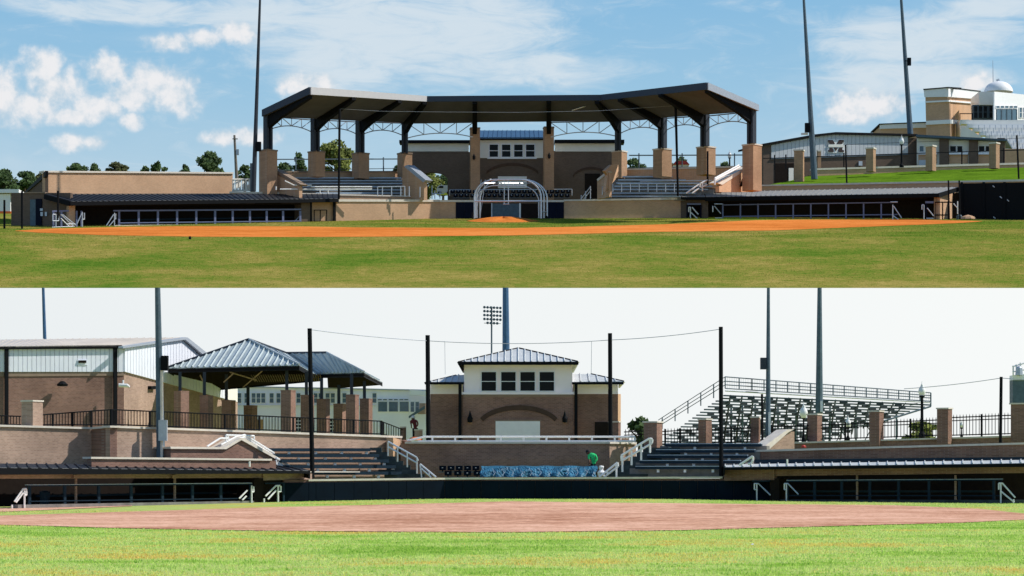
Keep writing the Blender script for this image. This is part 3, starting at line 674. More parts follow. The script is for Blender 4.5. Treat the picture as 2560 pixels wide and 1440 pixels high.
fascia(B0, F0, .66, .72, M['fascia']); fascia(F3, B3, .7, .6, M['galv']); fascia(B1, B2, .3, .3, M['deck']); fascia(B0, B1, .3, .3, M['deck']); fascia(B2, B3, .3, .3, M['deck'])  # right end in paler steel to imitate sunlight on it
COLS = [(670, 292, 371, 240.3, 9), (788, 300, 376, 246, 9), (900, 305, 379, 250.6, 9), (1012, 308, 382, 255, 7), (1187, 306, 318, 255, 5), (1372, 306, 316, 255, 5), (1545, 303, 375, 255, 7), (1656, 296, 369, 250.6, 9), (1762, 290, 364, 246, 9), (1879, 280, 357, 240.3, 9)]
TIPS = [(776, 240), (885, 245), (1000, 252), (1062, 256), (1187, 255), (1372, 253), (1492, 254), (1548, 248), (1650, 236), (1766, 226)]
TY = [236, 240.5, 246, 249, 249.6, 249.6, 249.2, 246.2, 241, 236]
COLS = [(a, b, c, d+CY, e) for a, b, c, d, e in COLS]; TY = [t+CY for t in TY]
for (x, yt, yb, Y, hw), tp, ty in zip(COLS, TIPS, TY):
    w_ = hw/F*Y
    ang = math.radians(42) if x < 1012 else (math.radians(-42) if x > 1560 else 0)
    c0, c1 = P(x, yb+2, Y), P(x, yt-4, Y); h = c1.z-c0.z; ux = Vector((math.cos(ang), math.sin(ang), 0)); uy = Vector((-math.sin(ang), math.cos(ang), 0))
    mb = MB()
    for s in (-1, 1):
        p = c0+ux*s*w_*.72; mb.prism([p-ux*.12-uy*.3, p+ux*.12-uy*.3, p+ux*.12+uy*.3, p-ux*.12+uy*.3], (0, 0, h))
    p = c0; mb.prism([p-ux*w_*.6-uy*.05, p+ux*w_*.6-uy*.05, p+ux*w_*.6+uy*.05, p-ux*w_*.6+uy*.05], (0, 0, h))
    mb.build('column', M['steel_d'], cn)
    a, b_ = P(x, yt-2, Y), P(tp[0], tp[1]-1, ty); d = b_-a; sd_ = Vector((d.y, -d.x, 0)).normalized()*.24
    MB().prism([a-sd_, b_-sd_, b_-sd_+Vector((0, 0, -.26)), lerp(a, b_, .3)-sd_+Vector((0, 0, -.85)), a-sd_+Vector((0, 0, -1.35))], sd_*2).build('rafter', M['black'], cn)
# arched trusses between the columns
for (a, b_) in zip(COLS, COLS[1:]):
    if a[0] == 1187: continue
    x0, x1 = a[0]+a[4], b_[0]-b_[4]; Y0, Y1 = a[3]+.15, b_[3]+.15
    def tp_(t, y): return P(x0+(x1-x0)*t, y, lerp(Y0, Y1, t))
    top = lambda t: lerp(a[1]+1, b_[1]+1, t)
    dep = 25 if abs(a[0]-1012) < 2 or abs(a[0]-1372) < 2 else 18
    e0 = 11
    bot = lambda t: top(t)+dep+e0*(2*t-1)**2
    tr = MB().path([tp_(t/12, bot(t/12)) for t in range(13)], .055, 5)
    tr = tr.build('truss', M['galv'], cn)
    ws = MB()
    for k in range(3):
        t = (k+1)/4; ws.tube(tp_(t, top(t)), tp_(t, bot(t)), .045, 5)
    for t0, t1 in ((.0, .25), (.27, .5), (.73, .5), (1., .75)):
        ws.tube(tp_(t0, top(t0)), tp_(t1, bot(t1)), .045, 5)
    ws.build('web', M['galv'], tr)
    MB().tube(tp_(0, top(0)-1), tp_(1, top(1)-1), .06, 5).build('top_chord', M['deck'], tr)
MB().tube(P(1430, 276, 254.5), P(1472, 263, 254), .05, 5).build('light_fitting', M['white'], cn)
# ---- piers that carry the canopy
GP = 'brick piers under the canopy columns'
def up(a, b, c, yt, yb, Y, lb): return pier(a, b, c, yt, yb, Y+CY, lb, GP, 3.5, 'pbrick_shade', 'coping_b' if b < 1400 else 'coping', grow=1.08)
up(645, 668, 691, 372, 500, 240.0, 'tall brick pier under the leftmost canopy column beside the light pole')
up(768, 789, 811, 376, 440, 246, 'brick pier under the second canopy column from the left, in front of the round tree')
up(878, 897, 922, 380, 445, 250.6, 'brick pier under the third canopy column from the left')
up(992, 1006, 1030, 380, 450, 254.8, 'brick pier left of the arched gateway')
up(1174, 1177, 1200, 318, 500, 255.6, 'tall slim brick pier at the left side of the press box windows')
up(1358, 1361, 1385, 316, 500, 255.6, 'tall slim brick pier at the right side of the press box windows')
up(1530, 1554, 1569, 375, 445, 254.8, 'brick pier at the right corner of the press box wing')
up(1634, 1655, 1681, 369, 440, 250.6, 'sunlit brick pier in the middle of the right bleacher parapet')
up(1743, 1766, 1791, 364, 435, 246, 'sunlit brick pier left of the rightmost canopy pier')
up(1858, 1883, 1907, 358, 475, 240.3, 'tall brick pier under the rightmost canopy column')
# ---- bleachers
def bleacher(label, pl, rows, loc, m='alu_b', riser='concrete', tail=3, pitch=.9, vth=3.2, leg=None, gap=0, group=None):
    t = thing('bleachers', label, 'bleachers', loc, group)
    n = len(rows)
    for i, (x0, x1, y) in enumerate(rows):
        q = pl.off((n-1-i)*pitch)
        o = part(t, 'bench', M[m], q, R(x0, y, x1, y+vth), 0, .35)
        if leg:
            mb = MB()
            for x in leg(i, x0, x1): mb.on(q, R(x-3, y+vth+.6, x+3, y+vth+8), -.1, .1)
            if mb.v: mb.build('bench_supports', M['white'], o)
        nx = rows[i+1][2] if i < n-1 else y+tail
        part(t, 'step', M[riser], q.off(.5), R(x0-14, y+vth-2, x1+14, nx+vth+6), 0, pitch)
    return t
bleacher('aluminium bleachers under the left wing of the canopy', VP((700, 246), (1040, 254)), [(722, 1003, 443), (735, 1006, 450), (748, 1010, 457), (722, 1016, 465), (735, 1020, 473), (790, 1024, 481), (800, 1028, 488)], P(870, 495, 249), pitch=.6)
bleacher('aluminium bleachers under the right wing of the canopy', VP((1520, 254.6), (1790, 252.6)), [(1548, 1800, 440), (1545, 1800, 448), (1540, 1797, 456), (1536, 1790, 464), (1530, 1770, 472), (1525, 1740, 481), (1522, 1700, 489)], P(1650, 495, 249), pitch=.6)
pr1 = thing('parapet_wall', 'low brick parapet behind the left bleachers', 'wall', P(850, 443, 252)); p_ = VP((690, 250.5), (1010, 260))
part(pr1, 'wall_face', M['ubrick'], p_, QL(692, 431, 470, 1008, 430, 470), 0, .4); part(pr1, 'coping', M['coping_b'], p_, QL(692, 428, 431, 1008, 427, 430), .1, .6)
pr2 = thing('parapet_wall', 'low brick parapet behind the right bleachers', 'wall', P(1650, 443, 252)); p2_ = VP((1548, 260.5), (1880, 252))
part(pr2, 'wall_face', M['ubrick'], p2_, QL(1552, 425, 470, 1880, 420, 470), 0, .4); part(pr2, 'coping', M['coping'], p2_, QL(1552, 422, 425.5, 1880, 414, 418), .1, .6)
for lb, pl, x0, x1, yt, yb, ps in (('black mesh fence between the piers behind the left bleachers', p_.off(.3), 694, 1002, 397, 429, (740, 850, 959)), ('black mesh fence between the piers behind the right bleachers', p2_.off(.3), 1572, 1878, 387, 423, (1597, 1705, 1836))):
    t = thing('mesh_fence', lb, 'fence', pl.hit(x0, yb), 'black mesh fences between the canopy piers')
    part(t, 'rail', M['galv_d'], pl, QL(x0, yt, yt+2.2, x1, yt-1, yt+1.2)); part(t, 'rail', M['galv_d'], pl, QL(x0, yb-4, yb-3, x1, yb-9, yb-8))
    for x in ps: part(t, 'post', M['galv_d'], pl, R(x-1.2, yt-4, x+1.2, yb), .05, .06)
sw = thing('stair_wall', 'sloping brick stair wall at the left end of the left bleachers', 'wall', P(700, 480, 243)); q = VP((676, 245.5), (750, 242))
part(sw, 'wall_face', M['ubrick'], q, [(676, 428), (748, 464), (748, 500), (676, 500)], 0, .4); part(sw, 'coping', M['coping_b'], q, [(674, 424), (684, 421), (752, 461), (748, 465)], .1, .9)
sw = thing('stair_wall', 'sloping brick stair wall right of the left bleachers beside the gateway', 'wall', P(1040, 490, 251)); q = VP((1006, 253), (1064, 249.5))
part(sw, 'wall_face', M['ubrick'], q, [(1006, 416), (1018, 418), (1060, 454), (1060, 500), (1006, 500)], 0, .4); part(sw, 'coping', M['galv'], q, [(1010, 416), (1018, 412), (1064, 450), (1058, 456)], .1, .9)
sw = thing('stair_wall', 'sunlit sloping brick stair wall left of the right bleachers', 'wall', P(1520, 490, 251)); q = VP((1493, 250.5), (1548, 248)); q2 = VP((1512, 250), (1547, 254))
part(sw, 'wall_face', M['ubrick'], q, [(1493, 451), (1518, 431), (1522, 431), (1522, 492), (1493, 498)], 0, .4); part(sw, 'coping', M['coping'], q, [(1492, 448), (1517, 428), (1522, 430), (1494, 453)], .1, .5)
part(sw, 'wing_wall', M['ubrick'], q2, [(1512, 427), (1529, 412), (1546, 411), (1546, 440), (1513, 479), (1519, 437)], .6, .3)
sw = thing('stair_wall', 'sunlit sloping brick stair wall at the right end of the right bleachers', 'wall', P(1840, 475, 243)); q = VP((1790, 240), (1874, 247))
part(sw, 'wall_face', M['ubrick'], q, [(1798, 466), (1872, 420), (1872, 480), (1798, 480)], 0, .4); part(sw, 'coping', M['coping'], q, [(1792, 457), (1868, 416), (1878, 416), (1806, 462)], .1, .9)
part(sw, 'downpipe', M['inside'], q, [(1864, 428), (1868, 428), (1856, 466), (1851, 466)], .1, .1)
G2 = 'silver rails on the upper stands'
rl('bright silver stair rail climbing past the sunlit right stair wall', VP((1786, 238), (1874, 245)), [[(1787, 462), (1787, 446), (1847, 413)], [(1787, 450), (1850, 417)]], G2, .09, 'white')
rl('white stair rails at the right end of the right bleachers', VP((1712, 243), (1770, 244)), [[(1715, 483), (1747, 461)], [(1730, 483), (1747, 471)], [(1752, 458), (1770, 449)], [(1752, 468), (1770, 461)], [(1750, 468), (1750, 457)], [(1756, 458), (1756, 478)]], G2, .08, 'white')
rl('silver rail in front of the left bleachers', VP((940, 247.5), (1030, 248.5)), [[(944, 491), (944, 467), (1012, 466), (1012, 491)]]+[[(x, 490), (x, 467)] for x in (956, 979, 1002)]+[[(1023, 491), (1023, 466)], [(1050, 493), (1050, 467)]], G2, .05, 'alu')
rl('silver rails in front of the right bleachers', VP((1530, 249.5), (1700, 248)), [[(1506, 487), (1506, 466)]]+[[(x, 480), (x, 460)] for x in range(1532, 1690, 22)]+[[(1545, 460), (1780, 459)], [(1600, 453), (1780, 451)]], G2, .045, 'alu')
rl('white sunlit rails at the left end of the left bleachers', VP((690, 241.5), (790, 243)), [[(712, 452), (735, 463), (779, 463)], [(690, 466), (690, 475)], [(700, 473), (930, 473)], [(777, 467), (930, 467)], [(800, 484), (800, 475)], [(820, 484), (820, 475)]], G2, .07, 'white')
# ---- poles of the upper ballpark
GN = 'black backstop net poles of the upper ballpark'
pole('net_pole', 'black net pole rising in front of the left canopy wing', 847, 498, 849, 272, 243, .11, .13, 'black', 'pole', GN)
pole('net_pole', 'black net pole rising in front of the right canopy wing', 1695, 490, 1689, 262, 247, .11, .14, 'black', 'pole', GN)
pole('net_pole', 'short black net pole between the two sunlit right piers', 1769, 464, 1769, 378, 244, .1, .1, 'black', 'pole', GN)
nl = MB().path([P(x, y, 244+(x-850)*.0045) for x, y in ((850, 272), (950, 278), (1110, 280), (1300, 281), (1500, 277), (1688, 264))], .013, 4)
tag(nl.build('net_cable', M['galv'], None), 'thin cable strung between the two net poles under the canopy', 'cable')
lp1 = pole('light_pole', 'tall dark light pole left of the canopy with grey box at its foot', 634, 478, 652, -60, 238.8, .25, .10, 'steel_d')
part(lp1, 'speaker', M['black'], FP(238.4), R(639, 354, 652, 377), .2, .5); part(lp1, 'cabinet', M['galv_d'], FP(238.8), R(625, 408, 637, 478), .1, .5)
lp2 = pole('light_pole', 'tall tapering light pole left of the emblem wall on the right hill', 2036, 448, 2006, -60, 262, .36, .11, 'galv_d')
part(lp2, 'speaker', M['black'], FP(261.5), R(2013, 307, 2025, 330), .2, .5); part(lp2, 'bracket', M['white'], FP(262), R(2003, 332, 2020, 337), .1, .2)
lp3 = pole('light_pole', 'tall light pole rising behind the low building with a small box high up', 2276, 336, 2249, -60, 285, .34, .13, 'galv_d')
part(lp3, 'box', M['black'], FP(284), R(2269, 144, 2278, 163), 0, .4); part(lp3, 'bracket', M['black'], FP(284), R(2262, 151, 2270, 153), 0, .1)
ut = pole('utility_pole', 'weathered wooden utility pole above the tan brick building', 593, 470, 586, 338, 262, .2, .12, 'wood', 'utility pole')
part(ut, 'transformer', M['galv'], FP(261.6), R(590, 373, 597, 387), 0, .3); part(ut, 'crossarm', M['wood'], FP(261.8), R(581, 346, 594, 348), 0, .15)
# ---- right dugout
dr = dugout('dugout', 'right dugout of the upper ballpark with a pale grey metal roof', UD, [(1765, 492), (2345, 483)], [(1762, 480), (2394, 468)], 46,
            [(1765, 492.5), (2345, 483.5), (2345, 493), (1765, 503)], (M['greyroof'], M['black']), loc=hitU(2050, 547))
roof_panels(dr, UD.off(-.8).hit(1704, 492), UD.off(-.8).hit(1765, 492), UD.off(2.5).hit(1704, 484), UD.off(2.5).hit(1762, 481), 4, M['greyroof'])
part(dr, 'fascia', M['black'], UD.off(-.8), QL(1702, 492.5, 499, 1765, 492.5, 500), .05, .1)
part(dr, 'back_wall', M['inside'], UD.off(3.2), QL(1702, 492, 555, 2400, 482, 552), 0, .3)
part(dr, 'brick_panel', M['ubrick_shade'], UD, QL(1702, 497, 553, 1720, 497, 553), .05, .4); part(dr, 'brick_panel', M['ubrick_shade'], UD, QL(1751, 499, 553, 1770, 499, 553), .05, .4)
part(dr, 'lintel', M['ubrick_shade'], UD, QL(1720, 497, 507, 1751, 498, 508), .04, .3); part(dr, 'lintel', M['inside'], UD, QL(1770, 500, 506, 2316, 492, 498), .04, .3)
part(dr, 'top_rail', M['rail_b'], UD, QL(1805, 511, 513.5, 2244, 504.5, 507), .2, .08); part(dr, 'bottom_rail', M['rail_b'], UD, QL(1805, 540, 542.5, 2244, 535, 537.5), .2, .08)
part(dr, 'door_head', M['rail_b'], UD, R(1718, 508, 1752, 512), .2, .1)
for x in list(range(1807, 2246, 44)): part(dr, 'rail_post', M['rail_b'], UD, QL(x-1.8, 509, 547, x+1.8, 509, 547), .18, .1)
for x in (1718, 1752): part(dr, 'door_post', M['navy'], UD, QL(x-2, 512, 548, x+2, 512, 548), .2, .1)
part(dr, 'brick_pier', M['ubrick'], UD, QL(2335, 492, 551, 2350, 490, 551), .1, .6)
q = VP((2350, 249), (2398, 254)); part(dr, 'brick_panel', M['ubrick'], q, QL(2350, 487, 551, 2398, 478, 551), 0, .3)
g_ = part(dr, 'gate', M['black'], UD.off(-.4), QL(2337, 504, 507, 2392, 504, 507), .1, .06)
for q2 in (QL(2337, 536, 539, 2370, 536, 539), QL(2355, 507, 549, 2358, 507, 549), QL(2369, 507, 549, 2372, 507, 549), QL(2337, 507, 549, 2339, 507, 549)): part(g_, 'bar', M['black'], UD.off(-.4), q2, .1, .06)
part(dr, 'door_head', M['rail_b'], UD.off(-.4), R(2313, 503, 2334, 508), .15, .1); part(dr, 'door_post', M['navy'], UD.off(-.4), R(2314, 508, 2318, 549), .15, .1)
for lb, ls in (('white stair handrail inside the doorway at the left end of the grey-roofed dugout', [[(1726, 548), (1726, 518), (1722, 518), (1722, 530)], [(1730, 518), (1746, 536)], [(1726, 530), (1745, 548)], [(1722, 548), (1740, 548)]]),
               ('white stair handrail at the left end of the rail of the grey-roofed dugout', [[(1782, 530), (1782, 515)], [(1786, 515), (1802, 534)], [(1786, 510), (1806, 510)], [(1788, 545), (1806, 545)]]),
               ('white stair handrail at the right end of the rail of the grey-roofed dugout', [[(2232, 549), (2232, 512)], [(2226, 505), (2244, 505)], [(2234, 515), (2254, 545)], [(2230, 537), (2246, 549)]]),
               ('white stair handrail left of the sunlit end wall of the grey-roofed dugout', [[(2310, 548), (2310, 512), (2305, 512), (2305, 524)], [(2318, 520), (2334, 540)], [(2316, 546), (2334, 546)]]),
               ('white handrails in front of the sunlit end wall of the grey-roofed dugout', [[(2373, 549), (2373, 506)], [(2394, 535), (2394, 503)], [(2384, 509), (2394, 520)]])):
    rl(lb, UD.off(-1.1), ls, G1, .06, 'white' if '2373' in str(ls) or '1726' in str(ls) else 'alu')
rt = thing('retaining_wall', 'dark retaining wall with pale coping above the right dugout roof', 'wall', P(2100, 470, 256)); RT = VP((1702, 257), (2575, 252.5))
part(rt, 'coping', M['coping'], RT, QL(1705, 466, 469.5, 2575, 448, 453), .15, .9); part(rt, 'wall_face', M['ubrick'], RT, QL(1705, 469.5, 500, 2575, 453, 480), 0, .4)
bs = thing('screen_fence', 'black windscreen fence at the far right of the grey-roofed dugout', 'fence', hitU(2480, 548)); BS = VP((2398, 251.5), (2600, 247))
part(bs, 'screen', M['black'], BS, QL(2398, 459, 550, 2600, 455, 552), 0, .06)
for x in (2404, 2459, 2511): part(bs, 'post', M['black'], BS, QL(x-3, 455, 550, x+3, 455, 550), .1, .12)
for x, y in ((2482, 465), (2500, 492), (2518, 500), (2484, 543)): part(bs, 'patch', M['galv'], BS, [(x, y-2), (x+5, y+2), (x+4, y+4), (x-1, y)], .1, .02)
for x, yb in ((2372, 549), (2399, 549)):
    pole('net_post', 'tall black post left of the black windscreen fence' if x == 2372 else 'tall black post at the corner of the black windscreen fence', x+1, yb, x-1, 451, 244.8, .09, .09, 'black', 'post', 'black posts at the right end of the upper ballpark', 6)
cb_ = thing('ball_bag', 'small orange and grey equipment heap at the foot of the windscreen fence', 'equipment', hitU(2420, 548))
mb = MB(); c = hitU(2420, 549); mb.lathe(c, [(.01, 0), (.9, .02), (.75, .25), (.35, .42), (.02, .5)], 9); mb.build('heap', M['ubrick'], cb_)
mb = MB(); c = hitU(2398, 549); mb.lathe(c, [(.3, 0), (.32, .35), (.2, .5), (.02, .55)], 9); mb.build('bucket', M['galv_d'], cb_)
sp = thing('sprinkler_head', 'small black sprinkler head in the outfield grass below the orange dirt', 'sprinkler', hitU(475, 598))
MB().lathe(hitU(475, 598), [(.11, -.02), (.11, .18), (.06, .2), (.06, .26), (.01, .27)], 8).build('body', M['black'], sp)
# ---- right hill
mb = MB(); a = [P(1915, 463, 258), P(2600, 449, 254), P(2600, 418, 275), P(2290, 424, 275), P(2045, 433, 272), P(1975, 452, 264)]
mb.prism(a, (0, 0, -.5)); mb.build('grass_bank', M['berm'], None, kind='structure')
WB = VP((1975, 268), (2600, 277))
lw = thing('low_wall', 'low brick wall with pale coping and mesh fence along the right grass bank', 'wall', WB.hit(2300, 430))
part(lw, 'wall_face', M['ubrick'], WB, QL(2030, 426, 440, 2600, 412, 428), 0, .4); part(lw, 'coping', M['coping'], WB, QL(2030, 421, 425.5, 2600, 405, 410), .1, .6)
part(lw, 'fence_rail', M['black'], WB, QL(1908, 395, 397, 2600, 372, 374.5), -.3, .05)
part(lw, 'fence_rail', M['black'], WB, QL(2115, 361, 361.8, 2600, 343, 343.8), -.3, .03)
for x in (1937, 1965, 2110, 2255, 2405, 2510): part(lw, 'fence_post', M['black'], WB, R(x-1.3, 388-(x-1908)*.03, x+1.3, 425-(x-1908)*.02), -.25, .08)
GW = 'brick pillars of the wall on the right grass bank'
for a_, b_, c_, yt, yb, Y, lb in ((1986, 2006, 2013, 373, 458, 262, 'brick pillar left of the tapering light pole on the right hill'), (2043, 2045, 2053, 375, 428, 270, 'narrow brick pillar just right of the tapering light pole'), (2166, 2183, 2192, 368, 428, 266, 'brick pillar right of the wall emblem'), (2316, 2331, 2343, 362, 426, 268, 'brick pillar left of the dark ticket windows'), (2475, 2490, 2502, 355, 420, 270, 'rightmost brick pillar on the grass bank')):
    pier(a_, b_, c_, yt, yb, Y, lb, GW, 3.5, 'pbrick_shade', 'coping', grow=1.15)
pole('net_post', 'black post on the coping in front of the emblem wall', 2117, 458, 2114, 362, 256, .1, .1, 'black', 'post', 'black posts on the right coping', 6)
pole('net_post', 'black post at the right edge in front of the white stadium seats', 2547, 447, 2542, 338, 256, .11, .11, 'black', 'post', 'black posts on the right coping', 6)
lamp_post('white globe lamp post in front of the low concession building', 2254, 337, 418, 271, .12, .26, 'globe lamps on the right hill')
lamp_post('small dark globe lamp behind the fence at the right end of the canopy', 1824, 375, 425, 262, .1, .2, 'globe lamps on the right hill', 'black')
# metal building with emblem
mtb = thing('metal_building', 'low white metal building with brick base and dark curved roof edge on the right hill', 'building', P(2150, 430, 280)); MBp = VP((1912, 276), (2290, 284))
part(mtb, 'brick_base', M['ubrick_shade'], MBp, [(1908, 366), (1928, 362), (1928, 396), (2270, 385), (2270, 345), (2292, 345), (2292, 440), (1908, 470)], .05, .5)
ns = 34
for i in range(ns):
    x0, x1 = 1928+(2270-1928)*i/ns, 1928+(2270-1928)*(i+1)/ns
    ty = lambda x: 363-(x-1928)*(363-334)/(2085-1928) if x < 2085 else 334+(x-2085)*.022
    part(mtb, 'siding_panel', M['siding_u'], MBp, [(x0+.5, ty(x0)), (x1-.3, ty(x1)), (x1-.3, 396-(x1-1928)*.032), (x0+.5, 396-(x0-1928)*.032)], .12, .1)
part(mtb, 'wall', M['cream'], MBp, [(1928, 363), (2085, 334), (2270, 338), (2270, 386), (1928, 397)], .03, .3)
part(mtb, 'roof_edge', M['black'], MBp, [(1908, 359), (2035, 336), (2090, 330), (2294, 335), (2294, 340), (2090, 335.5), (2035, 341.5), (1908, 364)], .5, 6)
part(mtb, 'base_trim', M['galv_d'], MBp, [(1928, 395), (2270, 384), (2270, 387), (1928, 398)], .2, .1)
# block letter emblem with a banner across it
def emb(m_, pts, o): part(e_, 'emblem_piece', m_, MBp, pts, o, .05)
e_ = part(mtb, 'emblem', M['white'], MBp, [(2069, 348), (2088, 348), (2090, 353), (2092, 348), (2111, 348), (2111, 358), (2108, 359), (2108, 366), (2112, 367), (2112, 382), (2069, 382), (2069, 367), (2072, 366), (2072, 359), (2069, 358)], .2, .06, label='dark M-shaped emblem with a pale banner across it')
EM = material('dark_maroon_paint', (.035, .018, .018), .6)
emb(EM, [(2070.5, 350), (2082, 350), (2088, 360), (2074, 360), (2074, 356.5), (2070.5, 356.5)], .26); emb(EM, [(2098, 350), (2109.5, 350), (2109.5, 356.5), (2106, 356.5), (2106, 360), (2092, 360)], .26)
emb(EM, [(2074, 369), (2081, 369), (2084, 375), (2084, 380), (2071, 380), (2071, 375), (2074, 375)], .26); emb(EM, [(2099, 369), (2106, 369), (2106, 375), (2110, 375), (2110, 380), (2096, 380), (2096, 375)], .26); emb(EM, [(2085, 369), (2095, 369), (2090, 378)], .26)
emb(M['cream'], R(2071, 361.5, 2109, 367.5), .27)
dk = part(mtb, 'entrance', M['inside'], MBp, R(1937, 408, 1985, 456), .1, .1); part(mtb, 'door', M['cream'], MBp, R(1972, 420, 1984, 455), .15, .05)
part(mtb, 'wall_light', M['galv'], MBp, R(2147, 403, 2156, 414), .2, .1)
# concession stand
cs = thing('concession_stand', 'brick and cream concession stand with dark ticket windows and flat roof', 'building', P(2400, 425, 284)); CSp = VP((2290, 283), (2520, 280))
part(cs, 'wall', M['cream'], CSp, QL(2292, 342, 425, 2500, 352, 420), 0, 5)
part(cs, 'roof', M['galv_d'], CSp, [(2290, 336), (2518, 348), (2518, 352.5), (2290, 342)], 1.2, 7)
for a_, b_ in ((2348, 2371), (2422, 2444), (2493, 2512)): part(cs, 'brick_column', M['ubrick_shade'], CSp, R(a_, 345, b_, 425), .5, .6)
for a_, b_ in ((2298, 2310), (2374, 2391), (2392, 2407), (2446, 2462), (2463, 2478)): window(cs, CSp, a_, 364, b_, 380, M['white'], M['glass'] if a_ > 2320 else M['glass_b'], 1.2, .1, False)
for a_, b_ in ((2296, 2342), (2373, 2420), (2446, 2478)): part(cs, 'counter', M['alu'], CSp, R(a_, 381, b_, 386), .4, .5)
for a_, b_ in ((2296, 2342), (2373, 2420), (2446, 2478)): part(cs, 'brick_panel', M['ubrick'], CSp, R(a_, 386, b_, 408), .1, .1)
part(cs, 'freezer', M['galv'], CSp, R(2297, 400, 2316, 414), .6, .5)
# stadium tower, seats and dome
st = thing('stadium', 'brick and white football stadium with press level and stepped white seating at upper right', 'building', P(2400, 330, 320))
T1, T2 = VP((2310, 326), (2372, 320)), VP((2372, 320), (2450, 345))
part(st, 'tower_wall', M['ubrick'], T1, [(2313, 226), (2371, 221), (2376, 345), (2316, 345)], 0, .2); part(st, 'tower_wall', M['ubrick'], T2, [(2371, 221), (2449, 230), (2452, 345), (2376, 345)], 0, .2)
part(st, 'white_band', M['white'], T1, [(2309, 224), (2371, 219), (2371, 242), (2311, 243)], .3, .4); part(st, 'white_band', M['white'], T2, [(2371, 219), (2449, 228), (2449, 248), (2371, 242)], .3, .4)
part(st, 'white_band', M['white'], T1, [(2313, 253), (2372, 250), (2372, 254), (2313, 257)], .25, .3); part(st, 'white_band', M['white'], T2, [(2372, 250), (2445, 256), (2445, 260), (2372, 254)], .25, .3)
part(st, 'white_band', M['white'], T1, [(2315, 302), (2376, 299), (2376, 309), (2315, 312)], .25, .3); part(st, 'white_band', M['white'], T2, [(2376, 299), (2400, 301), (2400, 311), (2376, 309)], .25, .3)
part(st, 'roof_edge', M['black'], T1, [(2308, 222), (2371, 217), (2371, 219.5), (2308, 225)], .4, 2); part(st, 'roof_edge', M['black'], T2, [(2371, 217), (2452, 227), (2452, 229), (2371, 219.5)], .4, .4)
LW = FP(330); part(st, 'low_wing_wall', M['ubrick'], LW, R(2202, 314, 2318, 345), 0, 8); part(st, 'low_wing_band', M['white'], LW, [(2200, 311), (2318, 306), (2318, 319), (2200, 322)], .2, .3); part(st, 'roof_edge', M['black'], LW, [(2198, 309), (2320, 304), (2320, 306.5), (2198, 311.5)], .3, 8)
S1, S2 = FP(322), VP((2486, 318), (2600, 330))
part(st, 'press_wall', M['cream'], S1, R(2448, 229, 2487, 262), 0, 6); part(st, 'press_wall', M['white'], S2, [(2486, 229), (2600, 240), (2600, 330), (2486, 330)], 0, .2)
part(st, 'white_cladding', M['white'], S1, R(2400, 299, 2423, 345), .5, 3)
part(st, 'dark_balcony', M['galv_d'], S1, R(2432, 262, 2487, 300), -.5, 1)
for x in (2434, 2446, 2458, 2472): window(st, S1, x, 264, x+11, 296, M['galv_d'], M['glass'], 1, -.2)
for i in range(5): window(st, S2, 2490+i*11, 264, 2500+i*11, 271, M['white'], M['glass_b'], .8, .1, False)
for i in range(4): window(st, S2, 2492+i*13, 273, 2504+i*13, 305, M['galv_d'], M['glass_b'], .8, .1, False)
for i in range(6): window(st, S2, 2548+i*9, 268, 2556+i*9, 295, M['white'], M['glass_b'], 1, .1)
for i in range(9):                                  # stepped seating tiers
    q = FP(316-i*1.1); x0 = 2400+i*16
    part(st, 'seating_tier', M['white'] if i % 2 else M['cream'], q, R(x0+4, 300+i*9.5, 2640, 310+i*9.5), 0, 1.4)
rows = MB()
for i in range(8):
    for k in range(10):
        x = 2446+i*9+k*14
        if x < 2600: rows.on(FP(313-i*1.1), R(x, 312+i*8, x+1.4, 324+i*8), 0, .05)
rows.build('tier_railings', M['galv'], st, kind='stuff')
part(st, 'side_wall', M['cream'], FP(304.5), [(2404, 320), (2420, 320), (2500, 372), (2500, 386), (2404, 345)], 0, .4)
part(st, 'stand_base', M['ubrick'], FP(303), R(2510, 372, 2640, 425), 0, 3)
part(st, 'balcony_rail', M['black'], FP(317), [(2399, 283), (2432, 283), (2432, 300), (2430, 300), (2430, 285), (2401, 285), (2401, 300), (2399, 300)], 0, .1)
c = P(2496, 231, 324); MB().lathe(c, [(1.95*math.cos(a), 1.5*math.sin(a)) for a in [math.pi/2*k/8 for k in range(9)]], 24).build('dome', M['white'], st, smooth=True)
MB().tube(P(2483, 212, 324), P(2482, 151, 324), .06, 6, .03).build('antenna', M['galv'], st)
MB().tube(P(2497, 206, 324), P(2494, 198, 324), .25, 6).build('camera_mast', M['galv'], st)
